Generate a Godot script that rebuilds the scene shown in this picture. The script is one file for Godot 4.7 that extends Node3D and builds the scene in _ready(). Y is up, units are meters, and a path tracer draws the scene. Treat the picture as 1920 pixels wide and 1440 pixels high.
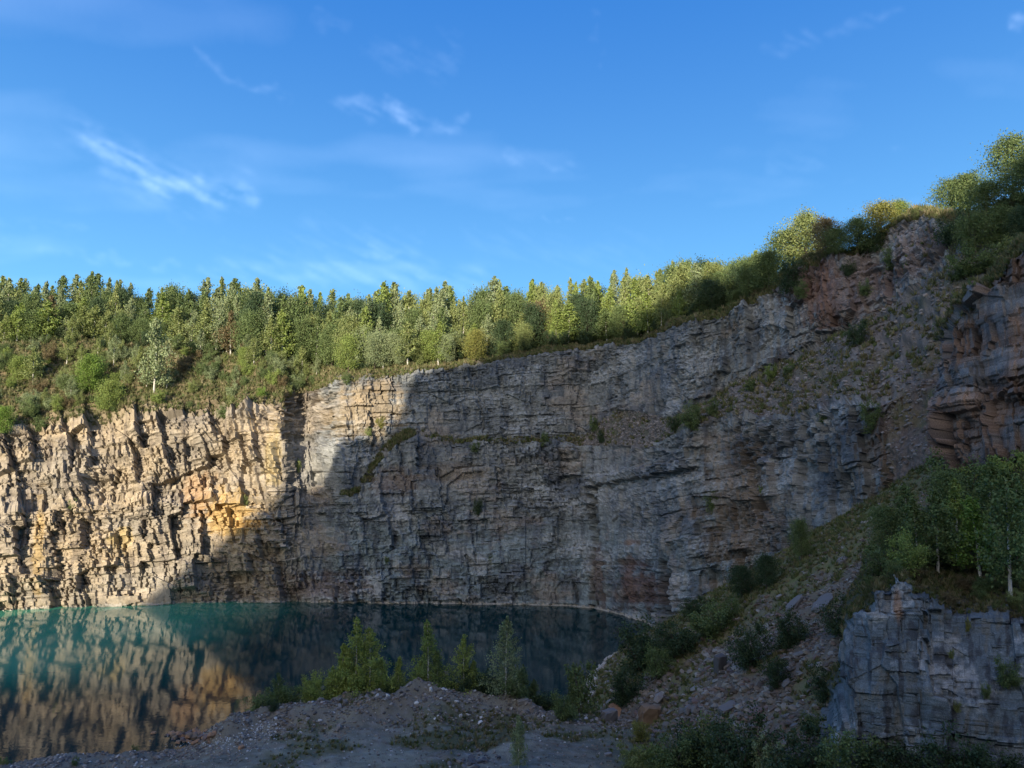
extends Node3D
# A flooded stone quarry: banded cliffs round a turquoise pool, birch wood on the rim, scree and a gravel platform.

const FOC := 1386.0            # the lens, in pixels of a 1920 wide picture
const EYE := Vector3(0, 22, 0)
const PITCH := 0.1291          # radians the camera looks up
const SUN_AZ := 0.36           # sun behind the camera, this far to the left
const SUN_EL := 0.25
var rng := RandomNumberGenerator.new()
var used := {}

# ------------------------------------------------------------------ places
func kp(px: float, py: float, d: float) -> Vector3:
	var u := (px - 960.0) / FOC
	var v := (720.0 - py) / FOC
	var fz := cos(PITCH) - v * sin(PITCH)
	var s := d / fz
	return EYE + Vector3(u * s, (sin(PITCH) + v * cos(PITCH)) * s, -d)

func water_d(px: float, py: float) -> float:
	var v := (720.0 - py) / FOC
	return -EYE.y * (cos(PITCH) - v * sin(PITCH)) / (sin(PITCH) + v * cos(PITCH))

func pix(p: Vector3) -> Vector2:
	var q := p - EYE
	var f := q.y * sin(PITCH) - q.z * cos(PITCH)
	var up := q.y * cos(PITCH) + q.z * sin(PITCH)
	return Vector2(960.0 + FOC * q.x / f, 720.0 - FOC * up / f)

func curve(pts: Array, x: float) -> float:
	if x <= pts[0][0]: return pts[0][1]
	for i in range(1, pts.size()):
		if x <= pts[i][0]:
			var a: Array = pts[i - 1]
			var b: Array = pts[i]
			return lerpf(a[1], b[1], (x - a[0]) / (b[0] - a[0]))
	return pts[-1][1]

# ------------------------------------------------------------------ noise
func fnl(seed_: int, type: int, octaves: int, cell := -1, jitter := 0.45) -> FastNoiseLite:
	var n := FastNoiseLite.new()
	n.seed = seed_
	n.noise_type = type
	n.frequency = 1.0
	n.fractal_octaves = octaves
	n.fractal_type = FastNoiseLite.FRACTAL_FBM if octaves > 1 else FastNoiseLite.FRACTAL_NONE
	if cell >= 0:
		n.cellular_return_type = cell
		n.cellular_jitter = jitter
		n.cellular_distance_function = FastNoiseLite.DISTANCE_EUCLIDEAN
	return n

var n_soft: FastNoiseLite
var n_fine: FastNoiseLite
var n_cell: FastNoiseLite
var n_edge: FastNoiseLite
var n_rough: FastNoiseLite

# ------------------------------------------------------------------ naming
func numbered(called: String) -> String:
	var k: int = used.get(called, -1) + 1
	used[called] = k
	return called if k == 0 else "%s_%03d" % [called, k]

func tag(o: Node3D, label: String, category := "", group := "", kind := "") -> Node3D:
	if label: o.set_meta("label", label)
	if category: o.set_meta("category", category)
	if group: o.set_meta("group", group)
	if kind: o.set_meta("kind", kind)
	return o

func part(called: String, mesh: Mesh, mat: Material, parent: Node3D) -> MeshInstance3D:
	var m := MeshInstance3D.new()
	m.mesh = mesh
	m.material_override = mat
	if parent == self:
		m.name = numbered(called)
	else:
		m.name = called
	parent.add_child(m, true)
	return m

# ------------------------------------------------------------------ materials
func noise_tex(seed_: int, freq: float, octaves: int, lo: float, hi: float, normal := false, strength := 8.0, size := 512) -> NoiseTexture2D:
	var n := FastNoiseLite.new()
	n.seed = seed_
	n.noise_type = FastNoiseLite.TYPE_SIMPLEX_SMOOTH
	n.frequency = freq
	n.fractal_octaves = octaves
	var t := NoiseTexture2D.new()
	t.width = size
	t.height = size
	t.seamless = true
	t.noise = n
	if normal:
		t.as_normal_map = true
		t.bump_strength = strength
	else:
		var g := Gradient.new()
		g.set_color(0, Color(lo, lo, lo))
		g.set_color(1, Color(hi, hi, hi))
		t.color_ramp = g
	return t

func rock_material(tiling: float, bump: float) -> StandardMaterial3D:
	var m := StandardMaterial3D.new()
	m.vertex_color_use_as_albedo = true
	m.roughness = 0.92
	m.metallic_specular = 0.25
	m.albedo_texture = noise_tex(31, 0.03, 5, 0.68, 1.12)
	m.normal_enabled = true
	m.normal_texture = noise_tex(32, 0.035, 5, 0, 1, true, 10.0)
	m.normal_scale = bump
	m.uv1_triplanar = true
	m.uv1_world_triplanar = true
	m.uv1_scale = Vector3.ONE * tiling
	return m

func plain_material(c: Color, rough := 0.9) -> StandardMaterial3D:
	var m := StandardMaterial3D.new()
	m.albedo_color = c.linear_to_srgb()
	m.roughness = rough
	m.metallic_specular = 0.3
	m.vertex_color_use_as_albedo = true
	return m

func leaf_material(c: Color) -> StandardMaterial3D:
	var m := plain_material(c, 0.6)
	m.cull_mode = BaseMaterial3D.CULL_DISABLED
	m.backlight_enabled = true
	m.backlight = Color(0.62, 0.66, 0.4)
	return m

# ------------------------------------------------------------------ sheets of terrain
class Sheet:
	var nx := 0
	var ny := 0
	var pxs := PackedFloat32Array()
	var pos := PackedVector3Array()
	var seg := PackedFloat32Array()     # per row: row-of-knots number and fraction
	var nrm := PackedVector3Array()

func cat(a: Vector3, b: Vector3, c: Vector3, d: Vector3, ta: float, tb: float, tc: float, td: float, t: float) -> Vector3:
	# cubic through uneven columns, with slopes held down
	var h := tc - tb
	var m1 := (c - a) / maxf(tc - ta, 1e-3) * h
	var m2 := (d - b) / maxf(td - tb, 1e-3) * h
	var u := (t - tb) / h
	var u2 := u * u
	var u3 := u2 * u
	return b * (2 * u3 - 3 * u2 + 1) + m1 * (u3 - 2 * u2 + u) + c * (-2 * u3 + 3 * u2) + m2 * (u3 - u2)

func make_sheet(cols: Array, knots: Array, subs: Array, xs: PackedFloat32Array) -> Sheet:
	# cols: pixel columns; knots[i]: Vector3 per row line; subs: rows per segment
	var s := Sheet.new()
	s.nx = xs.size()
	s.pxs = xs
	for k in subs.size():
		for j in int(subs[k]):
			s.seg.append(k + float(j) / subs[k])
	s.seg.append(subs.size())
	s.ny = s.seg.size()
	s.pos.resize(s.nx * s.ny)
	var nk: int = knots[0].size()
	var i := 0
	for c in s.nx:
		var x := xs[c]
		while i < cols.size() - 2 and x > cols[i + 1]: i += 1
		var i0 := maxi(i - 1, 0)
		var i3 := mini(i + 2, cols.size() - 1)
		var line: Array[Vector3] = []
		for k in nk:
			line.append(cat(knots[i0][k], knots[i][k], knots[i + 1][k], knots[i3][k], cols[i0], cols[i], cols[i + 1], cols[i3], x))
		for r in s.ny:
			var f := s.seg[r]
			var k0 := mini(int(f), nk - 2)
			s.pos[r * s.nx + c] = line[k0].lerp(line[k0 + 1], f - k0)
	return s

func sheet_normals(s: Sheet) -> void:
	var n := s.nx * s.ny
	s.nrm.resize(n)
	for r in s.ny:
		var ra := maxi(r - 1, 0) * s.nx
		var rb := mini(r + 1, s.ny - 1) * s.nx
		for c in s.nx:
			var du := s.pos[r * s.nx + mini(c + 1, s.nx - 1)] - s.pos[r * s.nx + maxi(c - 1, 0)]
			var dv := s.pos[rb + c] - s.pos[ra + c]
			s.nrm[r * s.nx + c] = du.cross(dv).normalized()

func sheet_mesh(s: Sheet, col: PackedColorArray, faceted := false) -> ArrayMesh:
	sheet_normals(s)
	var idx := PackedInt32Array()
	idx.resize((s.nx - 1) * (s.ny - 1) * 6)
	var k := 0
	for r in s.ny - 1:
		for c in s.nx - 1:
			var a := r * s.nx + c
			var b := a + s.nx
			idx[k] = a; idx[k + 1] = b; idx[k + 2] = a + 1
			idx[k + 3] = a + 1; idx[k + 4] = b; idx[k + 5] = b + 1
			k += 6
	var arr := []
	arr.resize(Mesh.ARRAY_MAX)
	arr[Mesh.ARRAY_VERTEX] = s.pos
	if not faceted: arr[Mesh.ARRAY_NORMAL] = s.nrm
	arr[Mesh.ARRAY_COLOR] = col
	arr[Mesh.ARRAY_INDEX] = idx
	var m := ArrayMesh.new()
	m.add_surface_from_arrays(Mesh.PRIMITIVE_TRIANGLES, arr)
	return m

# the point of a sheet that shows at a pixel
func on_sheet(s: Sheet, px: float, py: float) -> Vector3:
	var c := s.pxs.bsearch(px)
	c = clampi(c, 1, s.nx - 2)
	var best := Vector3.ZERO
	var err := 1e9
	for r in s.ny:
		var p := s.pos[r * s.nx + c]
		var e := absf(pix(p).y - py)
		if e < err:
			err = e
			best = p
	return best

# a number between -1 and 1 that belongs to one pair of whole numbers
func pick(a: float, b: float) -> float:
	var k := (int(a) * 73856093) ^ (int(b) * 19349663)
	k = (k ^ (k >> 13)) * 1274126177
	k = k ^ (k >> 16)
	return float(k & 0xffff) / 32767.5 - 1.0

# bedded, jointed rock: (how far the face stands out, tint of the block, tint of the bed)
func rock(al: float, up: float, sunk: float, pillar: float, block: float) -> Vector3:
	var w := n_soft.get_noise_2d(al * 0.03, up * 0.05)
	var fine := n_fine.get_noise_2d(al * 1.7, up * 1.9)
	var b := up - sunk + w * 0.8
	# beds of uneven thickness, cut by joints into blocks, at three sizes
	var b1 := b / 1.9 + 0.5 * n_soft.get_noise_1d(b * 0.23)
	var k1 := floorf(b1)
	var broken := clampf(0.65 + 1.1 * n_soft.get_noise_2d(al * 0.045 + 60.0, up * 0.07 + 90.0), 0.15, 1.4)
	var a1 := al / (3.4 + 1.6 * pick(k1, 5)) + pick(k1, 9) * 5.0
	var j1 := floorf(a1)
	var c1 := pick(j1, k1 * 3.0 + 1.0)
	var b2 := b / 0.62 + 0.4 * n_soft.get_noise_1d(b * 0.9 + 30.0)
	var k2 := floorf(b2)
	var a2 := al / (1.35 + 0.6 * pick(k2, 6)) + pick(k2, 10) * 7.0
	var j2 := floorf(a2)
	var c2 := pick(j2, k2 * 5.0 + 2.0)
	var h2 := pick(k2, 77.0)
	var b3 := b / 0.33
	var k3 := floorf(b3)
	var a3 := al / 0.62 + pick(k3, 12.0) * 9.0
	var c3 := pick(floorf(a3), k3 * 7.0 + 3.0)
	# each block has a face of its own slant
	var t1 := pick(j1, k1 + 11.0) * (fposmod(a1, 1.0) - 0.5) + 0.6 * pick(j1 + 40.0, k1) * (fposmod(b1, 1.0) - 0.5)
	var t2 := pick(j2, k2 + 13.0) * (fposmod(a2, 1.0) - 0.5) + 0.6 * pick(j2 + 50.0, k2) * (fposmod(b2, 1.0) - 0.5)
	# slabs that have come away across several beds
	var v := n_cell.get_noise_2d(al * 0.30, up * 0.15)
	var v2 := n_cell.get_noise_2d(al * 0.95 + 17.0, up * 0.62)
	var d := block * (broken * (0.34 * c1 + 0.22 * c2 + 0.13 * c3 + 0.11 * h2 + 0.75 * t1 + 0.42 * t2) + 0.40 * v + 0.08 * fine)
	var e := minf(fposmod(b2, 1.0), fposmod(a2, 1.0))
	if e < 0.18 and c2 + v2 > -0.3: d -= block * 0.17 * broken
	if fposmod(b1, 1.0) < 0.10 and pick(k1, floorf(al / 9.0)) > 0.25: d -= block * 0.4 * clampf(0.5 + 1.5 * v, 0.0, 1.0)
	if pillar > 0.01:
		# upright joints: wedge-shaped faces that rise one way and break off sharply
		var al2 := al + 0.9 * n_soft.get_noise_2d(al * 0.07 + 9.0, up * 0.04) + up * 0.12 + 0.25 * c2
		var lift := floorf(up / 7.5 + 0.6 * n_soft.get_noise_2d(al * 0.05, up * 0.02 + 8.0))
		var q1 := al2 / (4.6 + 1.6 * pick(lift, 21.0)) + pick(lift, 22.0) * 3.0
		var r1 := floorf(up / 5.0 + pick(floorf(q1), 3.0) * 2.0)
		var amp1 := 0.6 + 0.6 * pick(floorf(q1), r1)
		var low := floorf(up / 2.6 + 0.5 * n_soft.get_noise_1d(al * 0.2))
		var q2 := al2 / (1.7 + 0.6 * pick(low, 23.0)) + pick(low, 24.0) * 0.8
		var r2 := floorf(up / 2.6 + pick(floorf(q2), 4.0) * 3.0)
		var amp2 := 0.5 + 0.7 * pick(floorf(q2), r2 + 40.0)
		d += pillar * (1.75 * amp1 * (fposmod(q1, 1.0) - 0.5) + 0.95 * amp2 * (fposmod(q2, 1.0) - 0.5))
		d += pillar * (0.75 * pick(floorf(q1), r1 + 9.0) + 1.5 * n_soft.get_noise_2d(al * 0.09, up * 0.05 + 20.0))
	return Vector3(d, 0.36 * c1 + 0.34 * c2 + 0.30 * c3 + 0.15 * v2, h2)

func blob(px: float, py: float, x: float, y: float, rx: float, ry: float, wob: float) -> float:
	var q := Vector2((px - x) / rx, (py - y) / ry).length() + wob
	return clampf((1.25 - q) / 0.6, 0, 1)

# ------------------------------------------------------------------ plan heights
const FLOOR := [[-60, -6.0], [-46, -2.0], [-38, 1.0], [-30, 1.8], [-24, 2.4], [-15, 4.1], [-5, 4.9], [5, 4.7], [12, 4.5], [60, 4.5]]
const CREST := [[-60, -6.0], [-46, -3.0], [-38, 1.0], [-35, 1.3], [-29.5, 1.8], [-24.5, 2.1], [-23, 3.1], [-21.3, 4.4], [-16.7, 5.1], [-11.9, 6.2], [-7, 6.55], [-4.3, 6.45], [-0.9, 5.8], [1.7, 5.0], [4.2, 4.6], [7, 4.1], [10, 3.0], [60, 3.0]]

func ground_y(x: float, z: float) -> float:
	var yf := curve(FLOOR, x)
	var hc := curve(CREST, x)
	var y := yf
	var zc := -58.5 + 1.1 * n_soft.get_noise_1d(x * 0.16)
	if z < zc:
		var t := clampf((zc - z) / 8.0, 0, 1)
		y = lerpf(hc, -3.0, t * t * (3 - 2 * t) * 0.6 + t * 0.4)
	else:
		y = yf + (hc - yf) * exp(-pow((z - zc) / 2.6, 2))
	y -= 0.13 * track(x, z).x
	if z > -16.0: y = lerpf(y, 20.3, clampf((z + 16.0) / 12.0, 0, 1))
	var rough := 0.30 * n_soft.get_noise_2d(x * 0.16, z * 0.16) + 0.11 * n_fine.get_noise_2d(x * 0.7, z * 0.7)
	rough += 0.75 * exp(-pow((z - zc) / 3.2, 2)) * n_fine.get_noise_2d(x * 0.28 + 40, z * 0.35) * clampf((hc - 1.0) / 4.0, 0.15, 1)
	return y + rough

# old wheel ruts over the platform: (depth, how much the strip is worn)
func track(x: float, z: float) -> Vector2:
	var rut := Vector2.ZERO
	for way in [[-9.0, 5.0, 0.11, 0.0], [2.0, -6.0, 0.09, 1.4]]:
		var off: float = x - (way[0] + way[1] * sin((z + 40.0) * way[2] + way[3]))
		for side in [-0.95, 0.95]:
			rut.x += exp(-pow((off - side) / 0.28, 2))
		rut.y += exp(-pow(off / 1.9, 4))
	return rut * smoothstep(-57.0, -53.0, z)

func scree_y(x: float, z: float) -> float:
	var dx := (x - 38.0) * (0.75 if x < 38.0 else 0.3)
	var dz := (z + 62.0) * (0.47 if z < -62 else 0.42)
	var y := 25.0 - sqrt(dx * dx + dz * dz)
	return y + 0.7 * n_soft.get_noise_2d(x * 0.11 + 70, z * 0.11) + 0.22 * n_fine.get_noise_2d(x * 0.8, z * 0.8 + 9)

func hit(px: float, py: float) -> Vector3:
	# where the sight line of a pixel meets the platform or the scree
	var d := 24.0
	while d < 125.0:
		var p := kp(px, py, d)
		if p.y < maxf(ground_y(p.x, p.z), scree_y(p.x, p.z)) or p.y < 0.0: return p
		d += 0.2
	return kp(px, py, 120)

func plan_mesh(x0: float, x1: float, z0: float, z1: float, step: float, height: Callable, paint: Callable) -> ArrayMesh:
	var s := Sheet.new()
	s.nx = int((x1 - x0) / step) + 1
	s.ny = int((z1 - z0) / step) + 1
	var col := PackedColorArray()
	for r in s.ny:
		for c in s.nx:
			var x := x0 + c * step
			var z := z1 - r * step
			var p := Vector3(x, height.call(x, z), z)
			s.pos.append(p)
			col.append(paint.call(p))
	return sheet_mesh(s, col)

# ------------------------------------------------------------------ plants
func tube(st: SurfaceTool, pts: Array, radii: Array, sides: int, c: Color) -> void:
	for i in pts.size() - 1:
		var a: Vector3 = pts[i]
		var b: Vector3 = pts[i + 1]
		var ax := (b - a).normalized()
		var u := ax.cross(Vector3(0.31, 0.2, 0.93)).normalized()
		var v := ax.cross(u)
		for k in sides:
			var t0 := TAU * k / sides
			var t1 := TAU * (k + 1) / sides
			var n0 := u * cos(t0) + v * sin(t0)
			var n1 := u * cos(t1) + v * sin(t1)
			var q := [a + n0 * radii[i], a + n1 * radii[i], b + n1 * radii[i + 1], b + n0 * radii[i + 1]]
			var nn := (n0 + n1).normalized()
			tri(st, q[0], q[1], q[2], nn, c)
			tri(st, q[0], q[2], q[3], nn, c)

func tri(st: SurfaceTool, a: Vector3, b: Vector3, c: Vector3, n: Vector3, tint: Color) -> void:
	var turned := (c - a).cross(b - a).dot(n) < 0.0
	for p in ([a, c, b] if turned else [a, b, c]):
		st.set_color(tint)
		st.set_normal(n)
		st.add_vertex(p)

func gauss() -> Vector3:
	return Vector3(rng.randfn(), rng.randfn(), rng.randfn())

# shape: "birch" slim, "cone" young tree, "round" broadleaf, "bush" many stems from the ground, "willow" dome with hanging sprays
func make_plant(seed_: int, shape: String, limbs: int, leaves: int, size: float, width: float) -> Dictionary:
	rng.seed = seed_
	var h := 10.0
	var trunk := SurfaceTool.new()
	var branch := SurfaceTool.new()
	var crown := SurfaceTool.new()
	for st in [trunk, branch, crown]: st.begin(Mesh.PRIMITIVE_TRIANGLES)
	var lean := Vector3(rng.randf_range(-0.5, 0.5), 0, rng.randf_range(-0.5, 0.5))
	var mid := lean * 0.2 + Vector3(rng.randf_range(-0.2, 0.2), 5, rng.randf_range(-0.2, 0.2))
	var top := lean + Vector3(0, 9.9 if shape != "round" else 8.2, 0)
	var stems := []
	var rt := 0.14 if shape in ["birch", "cone"] else 0.16
	var bark := Color(1, 1, 1)
	if shape in ["bush", "willow"]:
		for k in 7:
			var a := TAU * k / 7.0 + rng.randf()
			var e := Vector3(cos(a) * width * rng.randf_range(0.15, 0.62), rng.randf_range(4.2, 8.2), sin(a) * width * rng.randf_range(0.15, 0.62))
			stems.append([Vector3(cos(a), 0, sin(a)) * 0.25, e])
			tube(trunk, [Vector3(cos(a), -0.8, sin(a)) * 0.25, e * 0.55 + Vector3(0, 0.5, 0), e], [0.12, 0.08, 0.03], 4, bark)
	else:
		tube(trunk, [Vector3(0, -0.8, 0), mid * 0.4, mid, top], [rt * 1.25, rt, rt * 0.7, rt * 0.15], 6, bark)
	var lo := 0.22
	if shape == "birch": lo = 0.17
	if shape == "cone": lo = 0.06
	if shape == "round": lo = 0.2
	for i in limbs:
		var t := lo + (1.0 - lo) * (i + rng.randf()) / limbs
		var az := 2.39996 * i + rng.randf_range(-0.5, 0.5)
		var out := 0.0
		var rise := 0.5
		var from := Vector3.ZERO
		if shape == "birch":
			out = width * pow(1.0 - t, 0.66) * minf(1.0, 0.5 + (t - lo) * 2.6) * rng.randf_range(0.35, 1.3) + 0.05
			rise = lerpf(0.35, 1.1, t)
		elif shape == "cone":
			out = width * pow(1.0 - t, 0.72) * rng.randf_range(0.4, 1.25) + 0.06
			rise = lerpf(0.35, 0.9, t)
		elif shape == "round":
			var q := (t - lo) / (1.0 - lo)
			out = width * sqrt(maxf(0.03, 1.0 - pow(q * 1.75 - 0.75, 2))) * rng.randf_range(0.62, 1.12)
			rise = lerpf(0.1, 1.0, q)
		if shape in ["bush", "willow"]:
			var sm: Array = stems[i % 7]
			var q := pow(rng.randf(), 0.7)
			from = sm[0].lerp(sm[1], q)
			out = width * rng.randf_range(0.35, 0.75) * lerpf(0.7, 0.55, q)
			rise = rng.randf_range(-0.1, 1.1)
			if q > 0.85: rise = 1.2
		else:
			from = Vector3(0, 0, 0).lerp(mid, t * 2.0) if t < 0.5 else mid.lerp(top, t * 2.0 - 1.0)
			from.y -= out * 0.25
			from.y = maxf(from.y, 0.3)
		var dir := Vector3(cos(az) * cos(rise), sin(rise), sin(az) * cos(rise))
		var tip := from + dir * out
		if shape != "cone" or out > 0.4:
			tube(branch, [from, from.lerp(tip, 0.55) + Vector3(0, 0.06 * out, 0), tip], [0.035, 0.022, 0.008], 3, bark)
		var tone := rng.randf_range(0.68, 1.22)
		var droop := 0.22
		if shape == "birch": droop = 0.5
		if shape == "willow": droop = 1.0
		var spread := 0.17 * out + 0.10
		if shape in ["round", "bush"]: spread = 0.24 * out + 0.2
		var nl := int(leaves * clampf(out / width + 0.2, 0.22, 1.3))
		for k in nl:
			var f := lerpf(0.22, 1.08, pow(rng.randf(), 0.75))
			var hang := droop * f * f * out * (rng.randf() if shape in ["birch", "willow"] else 0.5)
			var p := from + dir * out * f + Vector3(0, -hang, 0) + gauss() * spread * Vector3(1, 0.8, 1) * 0.62
			if p.y < 0.05: p.y = rng.randf_range(0.05, 0.5)
			var ls := size * rng.randf_range(0.65, 1.35)
			var ax := (gauss() + dir * 0.8 + Vector3(0, -0.5 if shape in ["birch", "willow"] else 0.1, 0)).normalized()
			var side := ax.cross(gauss()).normalized()
			var nn := side.cross(ax).normalized()
			var cc := tone * rng.randf_range(0.75, 1.25)
			var c := Color(cc * rng.randf_range(0.9, 1.12), cc, cc * rng.randf_range(0.8, 1.1))
			var q := [p - ax * ls * 0.5, p + side * ls * 0.34, p + ax * ls * 0.5, p - side * ls * 0.34]
			tri(crown, q[0], q[1], q[2], nn, c)
			tri(crown, q[0], q[2], q[3], nn, c)
	return {"trunk": trunk.commit(), "branches": branch.commit(), "crown": crown.commit(), "shape": shape}

var plants := {}
var leaf := {}
var bark_pale: Material
var bark_dark: Material
var kinds_tree := {"birch": "birch_tree", "cone": "young_tree", "round": "broadleaf_tree", "bush": "shrub", "willow": "willow_shrub", "dry": "dry_shrub"}

func plant(kind: String, hue: String, p: Vector3, height: float, label: String, group := "", wide := 1.0, called := "") -> Node3D:
	var set_: Array = plants[kind]
	var v: Dictionary = set_[rng.randi() % set_.size()]
	var o := Node3D.new()
	var nm: String = kinds_tree[kind] if called == "" else called
	o.name = numbered(nm)
	add_child(o, true)
	var s := height / 10.0
	o.position = p - Vector3(0, 0.02 * height, 0)
	o.rotation.y = rng.randf() * TAU
	o.scale = Vector3(s * wide * rng.randf_range(0.92, 1.1), s, s * wide * rng.randf_range(0.92, 1.1))
	part("trunk" if v.shape in ["birch", "cone", "round"] else "stems", v.trunk, bark_pale if v.shape in ["birch", "cone"] else bark_dark, o)
	part("branches", v.branches, bark_dark, o)
	part("crown", v.crown, leaf[hue], o)
	tag(o, label, "tree" if v.shape in ["birch", "cone", "round"] else "shrub", group)
	return o

# ------------------------------------------------------------------ stones
func stone_mesh(seed_: int, flat: float, boxy: bool) -> ArrayMesh:
	rng.seed = seed_
	var st := SurfaceTool.new()
	st.begin(Mesh.PRIMITIVE_TRIANGLES)
	st.set_smooth_group(-1)
	var v: Array[Vector3] = []
	var tris := []
	if boxy:
		# a slab with chipped edges: four by four faces a side
		var shear := Vector3(rng.randf_range(-0.2, 0.2), 0, rng.randf_range(-0.2, 0.2))
		var nz := fnl(seed_, FastNoiseLite.TYPE_SIMPLEX_SMOOTH, 2)
		var at := {}
		var m := 4
		for ax in 3:
			for sg in [0, m]:
				for i in m:
					for j in m:
						var ids := []
						for o in [[0, 0], [1, 0], [1, 1], [0, 1]]:
							var g := Vector3i.ZERO
							g[ax] = sg
							g[(ax + 1) % 3] = i + o[0]
							g[(ax + 2) % 3] = j + o[1]
							if not at.has(g):
								at[g] = v.size()
								var u := Vector3(g) / float(m) * 2.0 - Vector3.ONE
								var rim := 0
								for t in 3:
									if absf(u[t]) > 0.99: rim += 1
								var p := u * (0.5 - (0.045 * (rim - 1) * (1.0 + nz.get_noise_3dv(u * 2.0))))
								p *= 1.0 + 0.16 * nz.get_noise_3dv(u * 0.9) + 0.10 * nz.get_noise_3dv(u * 2.6)
								p += shear * p.y
								v.append(Vector3(p.x, p.y * flat, p.z * 0.8))
							ids.append(at[g])
						tris.append([ids[0], ids[1], ids[2]])
						tris.append([ids[0], ids[2], ids[3]])
	else:
		var f := (1.0 + sqrt(5.0)) / 2.0
		for q in [[-1, f, 0], [1, f, 0], [-1, -f, 0], [1, -f, 0], [0, -1, f], [0, 1, f], [0, -1, -f], [0, 1, -f], [f, 0, -1], [f, 0, 1], [-f, 0, -1], [-f, 0, 1]]:
			var p := Vector3(q[0], q[1], q[2]).normalized() * rng.randf_range(0.36, 0.62)
			v.append(Vector3(p.x, p.y * flat, p.z * 0.85))
		tris = [[0, 11, 5], [0, 5, 1], [0, 1, 7], [0, 7, 10], [0, 10, 11], [1, 5, 9], [5, 11, 4], [11, 10, 2], [10, 7, 6], [7, 1, 8], [3, 9, 4], [3, 4, 2], [3, 2, 6], [3, 6, 8], [3, 8, 9], [4, 9, 5], [2, 4, 11], [6, 2, 10], [8, 6, 7], [9, 8, 1]]
	for t in tris:
		var a: Vector3 = v[t[0]]
		var b: Vector3 = v[t[1]]
		var c: Vector3 = v[t[2]]
		var n := (b - a).cross(c - a).normalized()
		if n.dot(a + b + c) < 0: n = -n
		tri(st, a, b, c, n, Color.WHITE)
	return st.commit()

var stones: Array[ArrayMesh] = []
var stone_mats := {}

func boulder(called: String, hue: String, p: Vector3, size: Vector3, label: String, group := "", kind := -1, turn := Vector3.INF) -> MeshInstance3D:
	var m := part(called, stones[kind if kind >= 0 else rng.randi() % stones.size()], stone_mats[hue], self)
	m.position = p
	m.scale = size
	m.rotation = Vector3(rng.randf_range(-0.5, 0.5), rng.randf() * TAU, rng.randf_range(-0.5, 0.5)) if turn == Vector3.INF else turn
	tag(m, label, "stone slab" if called == "stone_slab" else "boulder" if called == "boulder" else "stone", group)
	return m

func scatter(called: String, mesh: Mesh, mat: Material, list: Array, label: String, category: String) -> void:
	# list of [Transform3D, Color]
	var mm := MultiMesh.new()
	mm.transform_format = MultiMesh.TRANSFORM_3D
	mm.use_colors = true
	mm.mesh = mesh
	mm.instance_count = list.size()
	for i in list.size():
		mm.set_instance_transform(i, list[i][0])
		mm.set_instance_color(i, list[i][1])
	var o := MultiMeshInstance3D.new()
	o.multimesh = mm
	o.material_override = mat
	o.name = numbered(called)
	add_child(o, true)
	tag(o, label, category, "", "stuff")

func tuft_mesh() -> ArrayMesh:
	rng.seed = 77
	var st := SurfaceTool.new()
	st.begin(Mesh.PRIMITIVE_TRIANGLES)
	for k in 14:
		var a := rng.randf() * TAU
		var base := Vector3(cos(a), 0, sin(a)) * rng.randf_range(0, 0.35)
		var tip := base * rng.randf_range(1.2, 2.6) + Vector3(0, rng.randf_range(0.4, 1.0), 0)
		var side := Vector3(-sin(a), 0, cos(a)) * rng.randf_range(0.05, 0.12)
		var cc := rng.randf_range(0.7, 1.2)
		var n := (tip - base).cross(side).normalized()
		tri(st, base - side, base + side, tip, n, Color(cc, cc, cc))
	return st.commit()

func rand_basis(s: Vector3) -> Basis:
	return Basis.from_euler(Vector3(rng.randf_range(-0.6, 0.6), rng.randf() * TAU, rng.randf_range(-0.6, 0.6))) * Basis.from_scale(s)

func mixc(a: Color, b: Color, t: float) -> Color:
	return a.lerp(b, clampf(t, 0, 1))

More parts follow.
